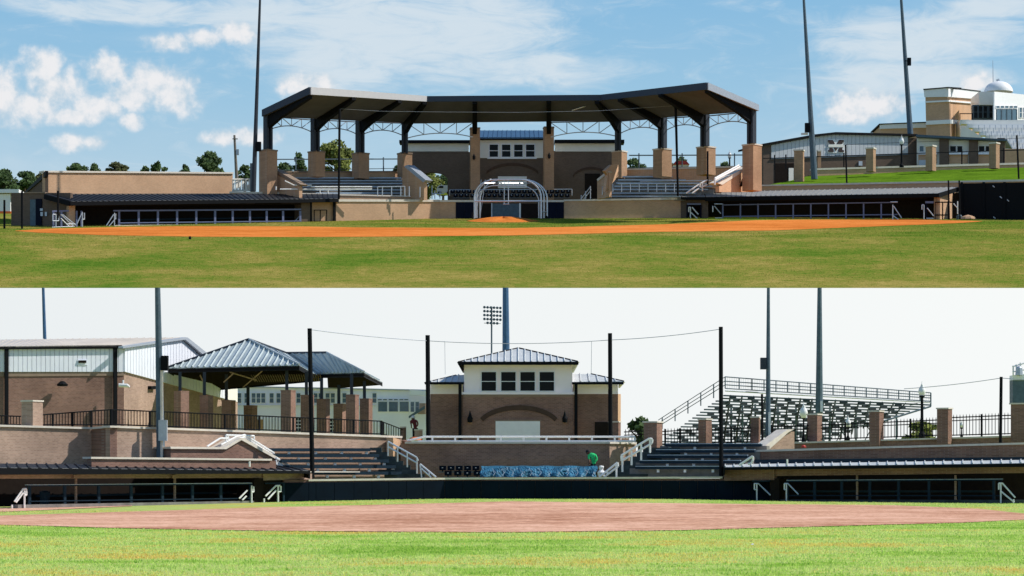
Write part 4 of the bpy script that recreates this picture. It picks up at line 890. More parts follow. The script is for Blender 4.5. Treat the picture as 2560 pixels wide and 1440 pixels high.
# ---- trees of the upper view
UG = 31.35
for i, (px, yt, yb, hf, Y, mm, lb, n) in enumerate([
    (8, 424, 482, 46, 292, 'leafA', 'dark pine at the far left edge behind the white shed', 3600), (62, 430, 484, 40, 296, 'leafA', 'dark pine between the shed and the tan building', 3200), (100, 438, 484, 26, 300, 'leafC', 'olive tree touching the left end of the tan building', 1800),
    (193, 406, 440, 30, 300, 'leafA', 'two-headed dark pine above the left part of the tan building roof', 1300), (236, 409, 440, 16, 300, 'leafA', 'small dark pine above the tan building', 700), (293, 405, 440, 28, 298, 'leafC', 'olive broad tree above the tan building', 1300),
    (363, 416, 440, 11, 300, 'leafA', 'tiny dark pine between two larger ones above the tan building', 500), (397, 403, 440, 17, 300, 'leafA', 'neat round pine above the middle of the tan building', 900), (461, 412, 442, 14, 300, 'leafA', 'small pine left of the big pine above the tan building', 600),
    (527, 379, 446, 35, 290, 'leafA', 'big dark pine left of the utility pole', 2600), (612, 414, 452, 22, 292, 'leafA', 'dark tree behind the timber rack', 900),
    (716, 404, 440, 24, 285, 'leafA', 'low dark tree behind the left end of the bleachers', 900), (747, 384, 440, 20, 286, 'leafA', 'dark tree left of the second canopy pier', 900),
    (838, 350, 446, 46, 282, 'leafB', 'big sunlit round tree between the canopy columns', 4200), (992, 415, 440, 12, 290, 'leafA', 'bit of dark tree left of the gateway pier', 300),
    (1068, 426, 500, 34, 288, 'leafB', 'bright green tree seen through the arched gateway', 2400), (1108, 430, 490, 26, 292, 'leafA', 'darker tree at the right side of the arched gateway', 1300),
    (1586, 396, 436, 22, 300, 'leafA', 'dark tree between the press box wing and the next pier', 900), (1702, 392, 430, 24, 300, 'leafA', 'dark tree behind the red roof between the right piers', 800), (1812, 402, 430, 10, 300, 'leafA', 'small dark tree right of the sunlit pier', 300)]):
    tree('pine_tree' if mm == 'leafA' else 'broadleaf_tree', lb, px, yt, yb, hf, Y, UG, M[mm], n, .22, 30+i)
rh = thing('barn', 'red-roofed barn seen between the two sunlit right piers', 'building', P(1700, 425, 296)); part(rh, 'wall', M['cream'], FP(296), R(1684, 410, 1722, 428), 0, 4); part(rh, 'roof', M['red'], FP(296), [(1682, 411), (1690, 402), (1716, 402), (1724, 411)], .3, 5)
gt = thing('white_van', 'white parked van beyond the arched gateway', 'van', P(1105, 485, 275)); q = FP(272)
part(gt, 'body', M['white'], q, [(1092, 482), (1092, 470), (1097, 463), (1128, 463), (1128, 482)], 0, 2.2); part(gt, 'window', M['glass'], q, [(1095, 470), (1099, 465), (1108, 465), (1108, 470)], .03, .04)
for x in (1099, 1121): MB().tube(P(x, 482, 271.9), P(x, 482, 272.3), .2, 12).build('wheel', M['black'], gt)
# ================================================================== LOWER BALLPARK
LD = VP((-60, 116.5), (775, 131)); P1 = VP((708, 129.8), (1112, 134)); P2 = VP((1112, 134), (1925, 133)); RD = VP((1805, 133), (2600, 125))
# ---- left dugout
d1 = dugout('dugout', 'left dugout of the lower ballpark with black ribbed roof and navy rail', LD, [(-60, 1168), (772, 1176)], [(-60, 1158), (735, 1166)], 35,
            [(-60, 1169), (772, 1177), (772, 1184), (-60, 1187)], (M['blackroof'], M['black']), out=.9, back=2.2, loc=hitL(300, 1262))
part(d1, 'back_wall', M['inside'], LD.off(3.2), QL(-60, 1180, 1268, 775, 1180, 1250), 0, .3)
part(d1, 'lintel', M['lbrick_l'], LD.off(.2), QL(-60, 1184, 1197, 655, 1183, 1195), 0, .4)
part(d1, 'brick_panel', M['lbrick_l'], LD.off(.1), QL(658, 1183, 1201, 780, 1184, 1198), 0, .4)
part(d1, 'brick_pier', M['inside'], LD, QL(635, 1196, 1262, 658, 1196, 1262), 0, 1.5)
for x in (191, 438):
    part(d1, 'steel_post', M['lbrick_l'], LD.off(.6), QL(x-2, 1196, 1262, x+2, 1196, 1262), 0, .1); part(d1, 'post_head', M['lbrick_l'], LD, QL(x-6, 1187, 1196, x+6, 1187, 1196), 0, .15)
yt = lambda x: 1212.5-(x-75)*.0082; yb_ = lambda x: 1252-(x-75)*.0135
part(d1, 'top_rail', M['bench'], LD, [(66, yt(66)), (630, yt(630)), (630, yt(630)+3.5), (66, yt(66)+3.5)], .25, .1); part(d1, 'rail_cap', M['galv'], LD, [(66, yt(66)-1), (630, yt(630)-1), (630, yt(630)+.3), (66, yt(66)+.3)], .27, .14)
part(d1, 'bottom_rail', M['bench'], LD, [(76, yb_(76)), (630, yb_(630)), (630, yb_(630)+2.5), (76, yb_(76)+2.5)], .25, .08)
for x in (75, 163, 248, 329, 407, 482, 553, 628): part(d1, 'rail_post', M['bench'], LD, QL(x-3, yt(x), yb_(x)+12, x+3, yt(x), yb_(x)+12), .22, .1)
part(d1, 'curb', M['concrete'], LD, QL(45, 1262, 1271, 635, 1252, 1258), .35, .5)
part(d1, 'bench', M['bench'], LD.off(2.4), QL(100, 1238, 1243, 620, 1228, 1233), 0, .4)
tt = thing('trash_can', 'dark round bin behind the left end of the navy dugout rail', 'bin', LD.off(1).hit(112, 1264)); MB().lathe(LD.off(1).hit(112, 1262), [(.01, 0), (.22, 0), (.27, .62), (.29, .64), (.2, .7), (.01, .72)], 12).build('body', M['bench'], tt)
G5 = 'tube handrails at the lower dugout steps'
rl('white tube handrail at the left end of the long navy dugout rail', LD.off(-.4), [[(61, 1273), (61, 1224)], [(66, 1223), (66, 1238), (60, 1238)], [(66, 1222), (58, 1222), (36, 1254)], [(58, 1232), (40, 1256)], [(30, 1273), (30, 1262)]], G5, .045, 'white')
rl('white tube handrail at the right end of the long navy dugout rail', LD.off(-.4), [[(629, 1260), (629, 1214)], [(634, 1216), (634, 1230), (629, 1230)], [(618, 1226), (598, 1246)], [(616, 1240), (606, 1250)]], G5, .045, 'white')
rl('white tube handrail in the small doorway left of the teal wall pads', LD.off(-.3), [[(695, 1256), (695, 1216)], [(702, 1215), (702, 1229), (695, 1229)], [(700, 1214), (690, 1214), (664, 1240)], [(690, 1226), (670, 1248)], [(660, 1256), (660, 1246)]], G5, .05, 'white')
part(d1, 'door_frame', M['bench'], LD, QL(663, 1207, 1210, 711, 1206, 1209), .2, .1); part(d1, 'door_post', M['bench'], LD, QL(708, 1207, 1256, 712, 1207, 1256), .2, .1); part(d1, 'door_recess', M['inside'], LD.off(.3), QL(658, 1200, 1262, 712, 1200, 1260), 0, .1)
# ---- padded backstop wall
pw = thing('padded_wall', 'long dark padded backstop wall with white coping behind the pink infield', 'wall', hitL(1300, 1247))
part(pw, 'coping', M['coping'], P1, QL(772, 1198.5, 1203, 1112, 1194.5, 1199), .15, .9); part(pw, 'coping', M['coping'], P2, QL(1112, 1194.5, 1199, 1806, 1191.5, 1196), .15, .9)
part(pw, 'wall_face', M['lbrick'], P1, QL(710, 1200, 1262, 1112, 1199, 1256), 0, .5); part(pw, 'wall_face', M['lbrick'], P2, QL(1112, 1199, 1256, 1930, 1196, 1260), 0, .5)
e = [712, 772, 790, 836, 885, 930, 972, 1016, 1058, 1112]
for a_, b_ in zip(e, e[1:]):
    y0 = lambda x: 1207-(x-708)*.012; part(pw, 'wall_pad', M['teal'], P1, [(a_+.5, y0(a_)), (b_-.5, y0(b_)), (b_-.5, 1254), (a_+.5, 1258)], .14, .13)
e = fr(1112, 1925, 18)
for a_, b_ in zip(e, e[1:]): part(pw, 'wall_pad', M['navy'] if 0 else M['teal'], P2, [(a_+.5, 1202), (b_-.5, 1202), (b_-.5, 1256), (a_+.5, 1256)], .14, .13)
# ---- right dugout
d2 = dugout('dugout', 'right dugout of the lower ballpark with sunlit pale ribbed roof edge', RD, [(1812, 1167.5), (2600, 1157)], [(1812, 1161), (2600, 1149)], 34,
            [(1812, 1168.5), (2600, 1158), (2600, 1167), (1812, 1175)], (M['panel_w'], M['black']), out=.9, back=1.8, loc=hitL(2200, 1253))
part(d2, 'roof_back', M['bench'], RD.off(2.0), QL(1885, 1149, 1162, 2600, 1142, 1152), 0, .2)
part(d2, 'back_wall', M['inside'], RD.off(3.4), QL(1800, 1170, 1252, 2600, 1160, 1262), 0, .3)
part(d2, 'brick_panel', M['lbrick'], RD, QL(1810, 1174, 1202, 1936, 1172, 1200), 0, .4); part(d2, 'lintel', M['lbrick'], RD.off(.1), QL(1936, 1174, 1190, 2600, 1166, 1182), 0, .4)
part(d2, 'brick_pier', M['inside'], RD, QL(1926, 1196, 1258, 1948, 1196, 1258), 0, 1.5)
for x in (2142, 2388): part(d2, 'steel_post', M['lbrick_l'], RD.off(.6), QL(x-2, 1188, 1255, x+2, 1188, 1255), 0, .1)
yt2 = lambda x: 1201-(x-1965)*.006
part(d2, 'top_rail', M['bench'], RD, [(1966, yt2(1966)), (2506, yt2(2506)), (2506, yt2(2506)+3.5), (1966, yt2(1966)+3.5)], .25, .1); part(d2, 'rail_cap', M['alu_b'], RD, [(1966, yt2(1966)-.8), (2506, yt2(2506)-.8), (2506, yt2(2506)+.3), (1966, yt2(1966)+.3)], .27, .14)
part(d2, 'bottom_rail', M['bench'], RD, QL(1966, 1237.5, 1240, 2506, 1238, 1240.5), .25, .08)
for x in (1968, 2036, 2104, 2174, 2246, 2322, 2398, 2484): part(d2, 'rail_post', M['bench'], RD, QL(x-3, 1201, 1253, x+3, 1199, 1254), .22, .1)
part(d2, 'curb', M['concrete_t'], RD, QL(1950, 1249, 1254, 2560, 1250, 1260), .35, .5); part(d2, 'bench', M['bench'], RD.off(2.4), QL(1990, 1226, 1231, 2480, 1226, 1231), 0, .4)
part(d2, 'door_frame', M['bench'], RD, QL(1880, 1201, 1204, 1925, 1201, 1204), .2, .1)
rl('pale tube handrail where the dark pads meet the right lower dugout', RD.off(-.3), [[(1892, 1253), (1892, 1210)], [(1886, 1224), (1886, 1209), (1896, 1209), (1926, 1238)], [(1892, 1224), (1886, 1224)]], G5, .042, 'alu')
rl('pale tube handrail at the left end of the right lower dugout rail', RD.off(-.4), [[(1966, 1254), (1966, 1210)], [(1961, 1224), (1961, 1209), (1970, 1209), (1996, 1236)], [(1966, 1224), (1961, 1224)]], G5, .042, 'alu')
rl('white tube handrail at the right end of the right lower dugout rail', RD.off(-.4), [[(2502, 1260), (2502, 1210)], [(2497, 1224), (2497, 1208), (2506, 1208), (2538, 1244)], [(2502, 1228), (2536, 1256)], [(2534, 1260), (2534, 1248)]], G5, .045, 'white')
# ---- left retaining walls
q0, q1, q2 = VP((-60, 123), (229, 127.5)), VP((229, 127.5), (275, 125.8)), VP((275, 125.8), (1004, 140))
lw1 = thing('retaining_wall', 'brick retaining wall with pale coping above the left lower dugout', 'wall', P(130, 1160, 125))
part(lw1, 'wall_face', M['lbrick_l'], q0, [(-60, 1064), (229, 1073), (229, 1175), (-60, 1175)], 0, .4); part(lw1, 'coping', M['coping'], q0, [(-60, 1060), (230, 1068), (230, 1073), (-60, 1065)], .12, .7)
part(lw1, 'return_wall', M['lbrick'], q1, [(229, 1073), (275, 1069), (275, 1175), (229, 1175)], 0, .4); part(lw1, 'coping', M['coping'], q1, [(229, 1068), (275, 1064), (275, 1069), (229, 1073)], .1, .6)  # darker brick puts the shade of this left-facing return into its colour
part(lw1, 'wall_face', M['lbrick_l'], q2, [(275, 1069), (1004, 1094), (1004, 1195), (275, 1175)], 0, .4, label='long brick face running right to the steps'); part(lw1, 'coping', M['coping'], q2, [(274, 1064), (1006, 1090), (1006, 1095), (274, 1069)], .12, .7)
q3 = VP((985, 139.6), (1026, 143)); part(lw1, 'end_wall', M['ubrick'], VP((983, 139.4), (1003, 141)), [(983, 1094), (1003, 1099), (1003, 1142), (983, 1142)], .25, .4)  # brighter tan brick puts sunlight into the end's colour
lw2 = thing('low_wall', 'lower brick wall with pale coping just above the black dugout roof', 'wall', P(450, 1160, 123)); q = VP((228, 121.5), (690, 129.5))
part(lw2, 'wall_face', M['lbrick'], q, [(229, 1147), (690, 1152), (690, 1175), (229, 1175)], 0, .4); part(lw2, 'coping', M['coping'], q, [(228, 1142), (680, 1147), (680, 1151.5), (228, 1147)], .1, .8)
gw = thing('stair_wall', 'gabled brick stair wall with sloping white coping left of the lower bleachers', 'wall', P(600, 1145, 127)); q = VP((427, 127), (700, 132.5))
part(gw, 'wall_face', M['lbrick'], q, [(427, 1122), (565, 1122), (604, 1099), (690, 1146), (690, 1165), (427, 1165)], 0, 1.2)
part(gw, 'coping', M['coping'], q, [(426, 1116.5), (562, 1118), (603, 1094), (608, 1094), (700, 1146), (694, 1150), (604, 1100), (566, 1123), (427, 1122)], .15, 1.4)
rl('white tube rails over the gabled stair wall beside the lower bleachers', q.off(.3), [[(518, 1116), (550, 1096), (572, 1096)], [(565, 1104), (565, 1088), (635, 1090), (635, 1098)], [(553, 1112), (590, 1092), (612, 1087), (684, 1132)], [(556, 1116), (596, 1096), (612, 1093), (684, 1139)], [(570, 1103), (570, 1090)], [(684, 1144), (684, 1130)], [(640, 1112), (640, 1104)]], 'white rails on the lower stands', .055, 'white')
rl('short white stair rail below the gabled stair wall', q.off(-.4), [[(690, 1145), (728, 1167)], [(694, 1156), (716, 1167)], [(703, 1166), (703, 1152)], [(690, 1150), (690, 1160), (705, 1166)]], 'white rails on the lower stands', .06, 'white')
for x, yy, Y in ((624, 1153, 124), (1968, 1148, 129)):
    t = thing('vent_pipe', 'short white vent pipe on the left lower dugout roof' if x == 624 else 'short pale vent pipe on the right lower dugout roof', 'pipe', P(x, yy+13, Y), 'vent pipes on the dugout roofs'); MB().tube(P(x, yy+14, Y), P(x, yy, Y), .05, 8).build('pipe', M['white'], t)
# ---- lower bleachers
legsL = lambda i, x0, x1: [x for x in (723+i*24, 790+i*24, 855+i*23, 917+i*22) if x0 < x < x1-4]
bl1 = bleacher('dark benches on white supports left of the centre steps', VP((760, 131.5), (1010, 135.5)), [(668, 926, 1120.5), (686, 948, 1135), (704, 972, 1148.5), (716, 990, 1163), (776, 1004, 1179)], P(850, 1195, 134), 'bench', 'lbrick_l', 14, .5, 8, legsL)
legsR = lambda i, x0, x1: [x for x in (1674-i*25, 1737-i*23, 1800-i*22, 1862-i*20, 1905-i*17) if x0+6 < x < x1-4]
bl2 = bleacher('dark benches on pale supports right of the centre steps', VP((1590, 135), (1800, 133.5)), [(1664, 1903, 1109.5), (1640, 1886, 1124.5), (1618, 1868, 1138), (1599, 1850, 1151.5), (1588, 1806, 1166)], P(1700, 1195, 134), 'bench', 'concrete', 14, .8, 7, legsR)
for x0_, x1_, y_, k_ in ((1664, 1903, 1109.5, 4), (1640, 1886, 1124.5, 3), (1618, 1868, 1138, 2), (1599, 1850, 1151.5, 1), (1588, 1806, 1166, 0)): part(bl2, 'sunlit_bench_top', M['alu_b'], VP((1590, 135), (1800, 133.5)).off(k_*.8), R(x0_, y_-1.2, x1_, y_+.4), .03, .3)  # pale strips imitate sunlight on the bench tops
part(bl1, 'bench_light_edge', M['coping'], VP((760, 131.2), (1010, 135.2)), QL(776, 1178, 1181, 900, 1178.5, 1181), .1, .3)
for (nm, sgn) in (('l', 1), ('r', -1)):
    t = thing('steps', 'dark concrete steps between the left benches and the centre wall' if sgn == 1 else 'dark concrete steps between the centre wall and the right benches', 'stairs', P(1020 if sgn == 1 else 1570, 1192, 135), 'concrete steps of the lower stands')
    for i in range(7):
        y0 = 1185-i*11
        if sgn == 1: part(t, 'step', M['concrete_t'], FP(135.3+i*.35), R(925, y0, 1062-i*18, 1200), 0, .36)
        else: part(t, 'step', M['concrete_t'], FP(135.3+i*.35), R(1512+i*16, y0, 1700, 1200), 0, .36)
# ---- centre wall, terrace rail, seats, tarp
cwl = thing('terrace_wall', 'bowed brown brick wall below the lower press box terrace', 'wall', P(1290, 1190, 139)); q = FP(139)
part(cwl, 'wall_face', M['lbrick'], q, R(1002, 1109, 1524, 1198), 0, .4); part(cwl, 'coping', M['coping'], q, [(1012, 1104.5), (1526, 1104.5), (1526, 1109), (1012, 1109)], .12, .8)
qr = VP((1524, 139), (1592, 141)); part(cwl, 'end_wall', M['lbrick_l'], qr, [(1524, 1109), (1590, 1111), (1590, 1198), (1524, 1198)], 0, .4); part(cwl, 'coping', M['coping'], qr, [(1525, 1104.5), (1592, 1107), (1592, 1111), (1525, 1109)], .12, .8)  # paler brick on the turned end, light put into its colour
ql = VP((1003, 141), (1016, 139)); part(cwl, 'end_wall', M['lbrick'], ql, [(1003, 1100), (1016, 1104), (1016, 1198), (1003, 1198)], 0, .3)
rl('white guard rail along the coping in front of the lower press box', FP(139.6), [[(1018, 1104), (1018, 1102), (1060, 1092), (1587, 1092), (1587, 1103), (1045, 1103)]]+[[(x, 1105), (x, 1092)] for x in range(1081, 1585, 57)], 'white rails on the lower stands', .06, 'white')
rl('silver rail stepping down beside the left benches', FP(135), [[(970, 1140), (970, 1104), (1041, 1143), (1045, 1152)], [(972, 1118), (1040, 1156)], [(1018, 1168), (1018, 1130)], [(1042, 1184), (1042, 1148)], [(994, 1154), (994, 1117)]], 'white rails on the lower stands', .05, 'alu')
rl('short silver rail at the foot of the left steps', FP(134.8), [[(1054, 1194), (1050, 1160), (1090, 1193)], [(1052, 1170), (1078, 1193)], [(1073, 1188), (1073, 1178)]], 'white rails on the lower stands', .05, 'alu')
rl('white rail stepping up beside the right benches', FP(135), [[(1554, 1152), (1553, 1139), (1624, 1096), (1631, 1098), (1630, 1108), (1554, 1152)], [(1556, 1180), (1556, 1140)], [(1579, 1163), (1579, 1127)], [(1603, 1150), (1603, 1110)], [(1625, 1132), (1625, 1098)]], 'white rails on the lower stands', .06, 'white')
rl('short white rail at the right end of the blue tarpaulin', FP(134.8), [[(1498, 1193), (1544, 1156), (1545, 1166), (1510, 1193)], [(1518, 1184), (1518, 1176)], [(1541, 1193), (1541, 1160)]], 'white rails on the lower stands', .06, 'white')
rl('white rail at the left end of the right lower dugout roof', FP(131), [[(1848, 1163), (1882, 1140)], [(1882, 1152), (1882, 1140)], [(1870, 1160), (1878, 1158), (1882, 1150)]], 'white rails on the lower stands', .06, 'white')
seat_row('upper row of dark folding seats left of the blue tarpaulin', 138, 1164, 1096, 1200, 5, 19, 16, 'teal', 'alu', 'rows of dark seats below the terrace wall')
seat_row('lower row of dark folding seats left of the blue tarpaulin', 137, 1177, 1108, 1205, 4, 20, 16, 'teal', 'alu', 'rows of dark seats below the terrace wall')
tp = thing('tarpaulin', 'crumpled shiny blue tarpaulin over the seats below the terrace wall', 'tarpaulin', P(1345, 1192, 136.5))
mb = MB(); nx, ny = 120, 10; rr = random.Random(3)
for j in range(ny+1):
    for i in range(nx+1):
        u, v = i/nx, j/ny; x = 1200+u*290+(0 if 0 < i < nx else 3)*(1-v)+math.sin(v*7)*2
        y = 1165.5+v*26.5; Y = 137.6-.9*(v**.6)+.16*math.sin(u*61+v*2)*v+.12*math.sin(u*23+4*v)+rr.uniform(-.06, .06)-.16*abs(math.sin(u*19+v*1.5))*v
        if j == 0: y += .8*math.sin(u*30)
        mb.v.append(P(x, y, Y))
for j in range(ny):
    for i in range(nx): a_ = j*(nx+1)+i; mb.f.append((a_, a_+1, a_+nx+2, a_+nx+1))
n0 = len(mb.v)
for i in range(nx+1): mb.v.append(mb.v[i]+Vector((0, .7, .02)))
for i in range(nx): mb.f.append((i, i+1, n0+i+1, n0+i))
mb.build('sheet', M['tarp'], tp)
mb = MB()
for k in range(11):
    x = 1230+k*23; mb.path([P(x, 1170+rr.uniform(0, 4), 136.75), P(x+8, 1181, 136.5), P(x+3, 1189, 136.4)], .02, 4)
mb.build('folds', M['alu_b'], tp, kind='stuff')
tb = thing('white_bag', 'white plastic bag at the right end of the blue tarpaulin', 'bag', P(1503, 1192, 136)); MB().lathe(P(1503, 1192, 136), [(.02, 0), (.2, .05), (.24, .25), (.1, .4), (.16, .55), (.12, .62), (.01, .64)], 7).build('body', M['hat'], tb)
# ---- people
def person(label, base, sc, joints, edges, cloth, headp, head_r, hair, extra=()):
    t = thing('person', label, 'person', base)
    me = bpy.data.meshes.new('body'); me.from_pydata([tuple(Vector(j[:3])*sc) for j in joints], edges, [])
    o = bpy.data.objects.new('body', me); C.objects.link(o); o.parent = t
    sk = o.modifiers.new('skin', 'SKIN'); ss = o.modifiers.new('sub', 'SUBSURF'); ss.levels = ss.render_levels = 1
    for d, j in zip(me.skin_vertices[0].data, joints): d.radius = (j[3]*sc, j[3]*sc*.85)
    me.skin_vertices[0].data[0].use_root = True
    me.materials.append(cloth)
    h = MB(); h.lathe(ORG[t.name]+Vector(headp)*sc+Vector((0, 0, -head_r)), [(.01, 0), (head_r*.55, head_r*.15), (head_r*.8, head_r*.7), (head_r*.86, head_r*1.2), (head_r*.6, head_r*1.8), (.01, head_r*2.1)], 10); h.build('head', M['skin'], t, smooth=True)
    h = MB(); h.lathe(ORG[t.name]+Vector(headp)*sc+Vector((0, .01, -head_r*.1)), [(head_r*.92, 0), (head_r*.95, head_r*.4), (head_r*.7, head_r*1.05), (.01, head_r*1.3)], 10); h.build('hair' if hair[0] == 'h' else 'cap', hair[1], t, smooth=True)
    for nm, mt, a_, b_, r, r2 in extra:
        MB().tube(ORG[t.name]+Vector(a_)*sc, ORG[t.name]+Vector(b_)*sc, r*sc, 8, r2*sc).build(nm, mt, t, smooth=True)
    return t
J = [(.02, 0, .72, .15), (0, 0, .92, .15), (-.03, -.03, 1.14, .17), (-.10, -.06, 1.32, .15), (-.2, -.1, 1.40, .07),          # pelvis to neck
     (-.30, -.12, 1.26, .085), (-.26, -.2, 1.02, .06), (.12, -.05, 1.28, .09), (.20, -.12, 1.06, .065), (.10, -.2, .90, .05)]
E = [(0, 1), (1, 2), (2, 3), (3, 4), (3, 5), (5, 6), (3, 7), (7, 8), (8, 9)]
pb_ = P(1484, 1194, 137.9)
person('person in a bright green shirt bending over the blue tarpaulin', pb_, 1.0, J, E, M['green_cloth'], (-.34, -.12, 1.46), .13, ('h', M['dark_cloth']),
       (('leg', M['dark_cloth'], (-.1, 0, .8), (-.12, 0, 0), .1, .06), ('leg', M['dark_cloth'], (.1, 0, .8), (.12, 0, 0), .1, .06), ('arm', M['skin'], (-.26, -.2, 1.04), (-.24, -.26, .74), .05, .04), ('hand', M['skin'], (-.24, -.26, .76), (-.235, -.28, .66), .04, .03)))
person('person in maroon with a white cap beyond the left end of the white guard rail', P(1038, 1100, 150), .92, J, E, M['maroon'], (-.14, -.10, 1.5), .13, ('c', M['hat']),
       (('leg', M['dark_cloth'], (-.1, 0, .8), (-.12, 0, 0), .1, .06), ('leg', M['dark_cloth'], (.1, 0, .8), (.12, 0, 0), .1, .06), ('arm', M['skin'], (-.26, -.2, 1.04), (-.24, -.26, .8), .05, .04)))
oc = thing('orange_tarp_roll', 'bright orange sack on the coping by the maroon-clad person', 'sack', P(1040, 1101, 142)); MB().lathe(P(1039, 1101, 142), [(.02, 0), (.42, .02), (.36, .14), (.15, .22), (.01, .23)], 9).build('body', M['orange'], oc)
pier(1036, 1048, 1056, 1073, 1100, 146, 'small brick pier beside the maroon-clad person', None, 3, 'lbrick_l', 'coping')
yb3 = thing('yellow_box', 'small yellow box on the coping at the right end of the white guard rail', 'box', P(1562, 1103, 140.5)); MB().box(P(1562, 1099.5, 140.5), (.35, .25, .2), .3).build('body', M['ubrick'], yb3)
# ---- lower press box
pb2 = thing('press_box', 'brick press box with white upper storey and pale hipped roof behind the terrace', 'building', P(1295, 1100, 146)); q = FP(146)
part(pb2, 'wall', M['lbrick'], q, R(1157, 986, 1434, 1110), 0, 6); part(pb2, 'siding', M['cream_l'], q, R(1160, 908, 1431, 982), -.02, 6); part(pb2, 'sill_band', M['cream_l'], q, R(1154, 980, 1436, 986), .1, 6)
part(pb2, 'soldier_course', M['coping_b'], q, R(1157, 987, 1434, 992), .04, .1)
for x in (1202, 1251, 1299, 1347): window(pb2, q, x, 928, x+40, 979, M['siding'], M['glass'], 2, .1)
A_, B_, K1, K2 = P(1146, 905, 145.2), P(1444, 904, 145.2), P(1153, 917, 152), P(1436, 917, 152)
T_ = P(1296, 870, 149); T2_ = P(1297, 870.5, 149.1)
hip_face(pb2, A_, B_, T_, T2_, .503, .505, 18, M['panel_w']); MB().prism([A_, T_, K1], (0, 0, -.05)).build('roof_side', M['panel_w'], pb2); MB().prism([B_, T2_, K2], (0, 0, -.05)).build('roof_side', M['panel_w'], pb2)
part(pb2, 'fascia', M['black'], FP(145.2), R(1145, 904, 1446, 912), .08, .15); MB().tube(A_, T_, .06, 5).build('hip_cap', M['black'], pb2); MB().tube(B_, T2_, .06, 5).build('hip_cap', M['black'], pb2)
part(pb2, 'soffit', M['black'], VP((1146, 145.2), (1159, 146)), [(1146, 905), (1160, 910), (1161, 932)], 0, .1); part(pb2, 'soffit', M['cream'], VP((1445, 145.2), (1431, 146)), [(1445, 905), (1431, 910), (1430, 932)], 0, .1)
arc = [(1297-107*math.cos(a), 1069-56*math.sin(a)) for a in [math.pi*(.14+.72*k/16) for k in range(17)]]+[(1297-99*math.cos(a), 1075-50*math.sin(a)) for a in [math.pi*(.86-.72*k/16) for k in range(17)]]
part(pb2, 'brick_arch', M['arch'], q, arc, .05, .1)
part(pb2, 'roll_door', M['white'], q, R(1239, 1053, 1350, 1104), .05, .06, label='white roll shutter door')
part(pb2, 'door_lintel', M['coping_b'], q, R(1236, 1049, 1353, 1053), .05, .06)
for x in (1175, 1412):
    MB().lathe(P(x, 1057, 145.7), [(.02, 0), (.14, .02), (.17, .25), (.1, .42), (.05, .6), (.01, .75)], 10).build('wall_lamp', M['black'], pb2); part(pb2, 'plaque', M['ubrick'], q, R(x-5, 1046, x+6, 1058), .05, .04)
for s, (a_, b_) in enumerate(((1076, 1157), (1434, 1545))):
    qq = FP(147); part(pb2, 'wing_wall', M['lbrick'], qq, R(a_, 985, b_, 1110), 0, 4); part(pb2, 'wing_siding', M['cream_l'], qq, R(a_, 957, b_, 985), .04, 4)
    if s == 0: A2, B2_, T3, T4, k = P(1062, 957, 146), P(1160, 956, 146), P(1140, 938, 149), P(1160, 937, 149), (.75, 1.0)
    else: A2, B2_, T3, T4, k = P(1430, 955, 146), P(1559, 953, 146), P(1431, 935, 149), P(1478, 935, 149), (.01, .4)
    hip_face(pb2, A2, B2_, T3, T4, k[0], k[1], 6, M['panel_w'])
    part(pb2, 'fascia', M['black'], FP(146), R(1062 if s == 0 else 1430, 955, 1160 if s == 0 else 1559, 961), .06, .15)
    MB().tube(A2, T3, .05, 5).build('hip_cap', M['black'], pb2) if s == 0 else MB().tube(B2_, T4, .05, 5).build('hip_cap', M['black'], pb2)
part(pb2, 'side_wall', M['ubrick'], VP((1545, 147), (1552, 150)), [(1545, 985), (1552, 985), (1552, 1110), (1545, 1110)], 0, .3)
part(pb2, 'soffit', M['cream'], VP((1559, 146), (1546, 147)), [(1559, 955), (1546, 960), (1546, 970)], 0, .1)
part(pb2, 'door', M['inside'], FP(147), R(1487, 1055, 1520, 1105), .05, .06)
for x in (1150, 1440): part(pb2, 'downspout', M['black'], FP(146), R(x-4, 958, x+4, 1108), .15, .12)
pier(1522, 1546, 1553, 1053, 1110, 143, 'low brick pier at the right corner of the lower press box', None, 3, 'lbrick', 'coping')
# ---- lower left building
lb_ = thing('metal_building', 'long building with pale metal siding over brown brick at the left edge', 'building', P(150, 1065, 142)); qf, qs = VP((-80, 138), (308, 143)), VP((308, 143), (594, 166))
part(lb_, 'brick_wall', M['lbrick'], qf, [(-80, 930), (310, 927), (310, 1110), (-80, 1110)], 0, .4); part(lb_, 'wall_band', M['coping_b'], qf, [(-80, 931), (310, 928), (310, 939), (-80, 942)], .05, .1)
ns = 34
for i in range(ns):
    x0, x1 = -80+388*i/ns, -80+388*(i+1)/ns; part(lb_, 'siding_panel', M['siding'], qf, [(x0+.5, 874-(x0+80)*.006), (x1-.6, 874-(x1+80)*.006), (x1-.6, 929.5), (x0+.5, 929.5)], .1, .09)
part(lb_, 'siding_back', M['galv_d'], qf, [(-80, 872), (308, 870), (308, 930), (-80, 930)], .02, .2)
part(lb_, 'gutter', M['black'], qf, [(-80, 867), (305, 862.5), (305, 870), (-80, 874)], .3, .25)
roof_panels(lb_, qf.off(-.3).hit(-80, 867), qf.off(-.3).hit(306, 863), qf.off(9).hit(-80, 850), qf.off(9).hit(466, 843.5), 30, M['roofgrey'], rib=.03)
ns = 36
gt_ = lambda x: (871-(x-312)*(871-849)/(465-312)) if x < 465 else 849+(x-465)*.83
gb_ = lambda x: 929+(x-312)*.27
for i in range(ns):
    x0, x1 = 312+258*i/ns, 312+258*(i+1)/ns
    if gb_(x1) < gt_(x1)+4: continue
    part(lb_, 'siding_panel', M['siding'], qs, [(x0+.3, gt_(x0)), (x1-.5, gt_(x1)), (x1-.5, gb_(x1)), (x0+.3, gb_(x0))], .12, .11)
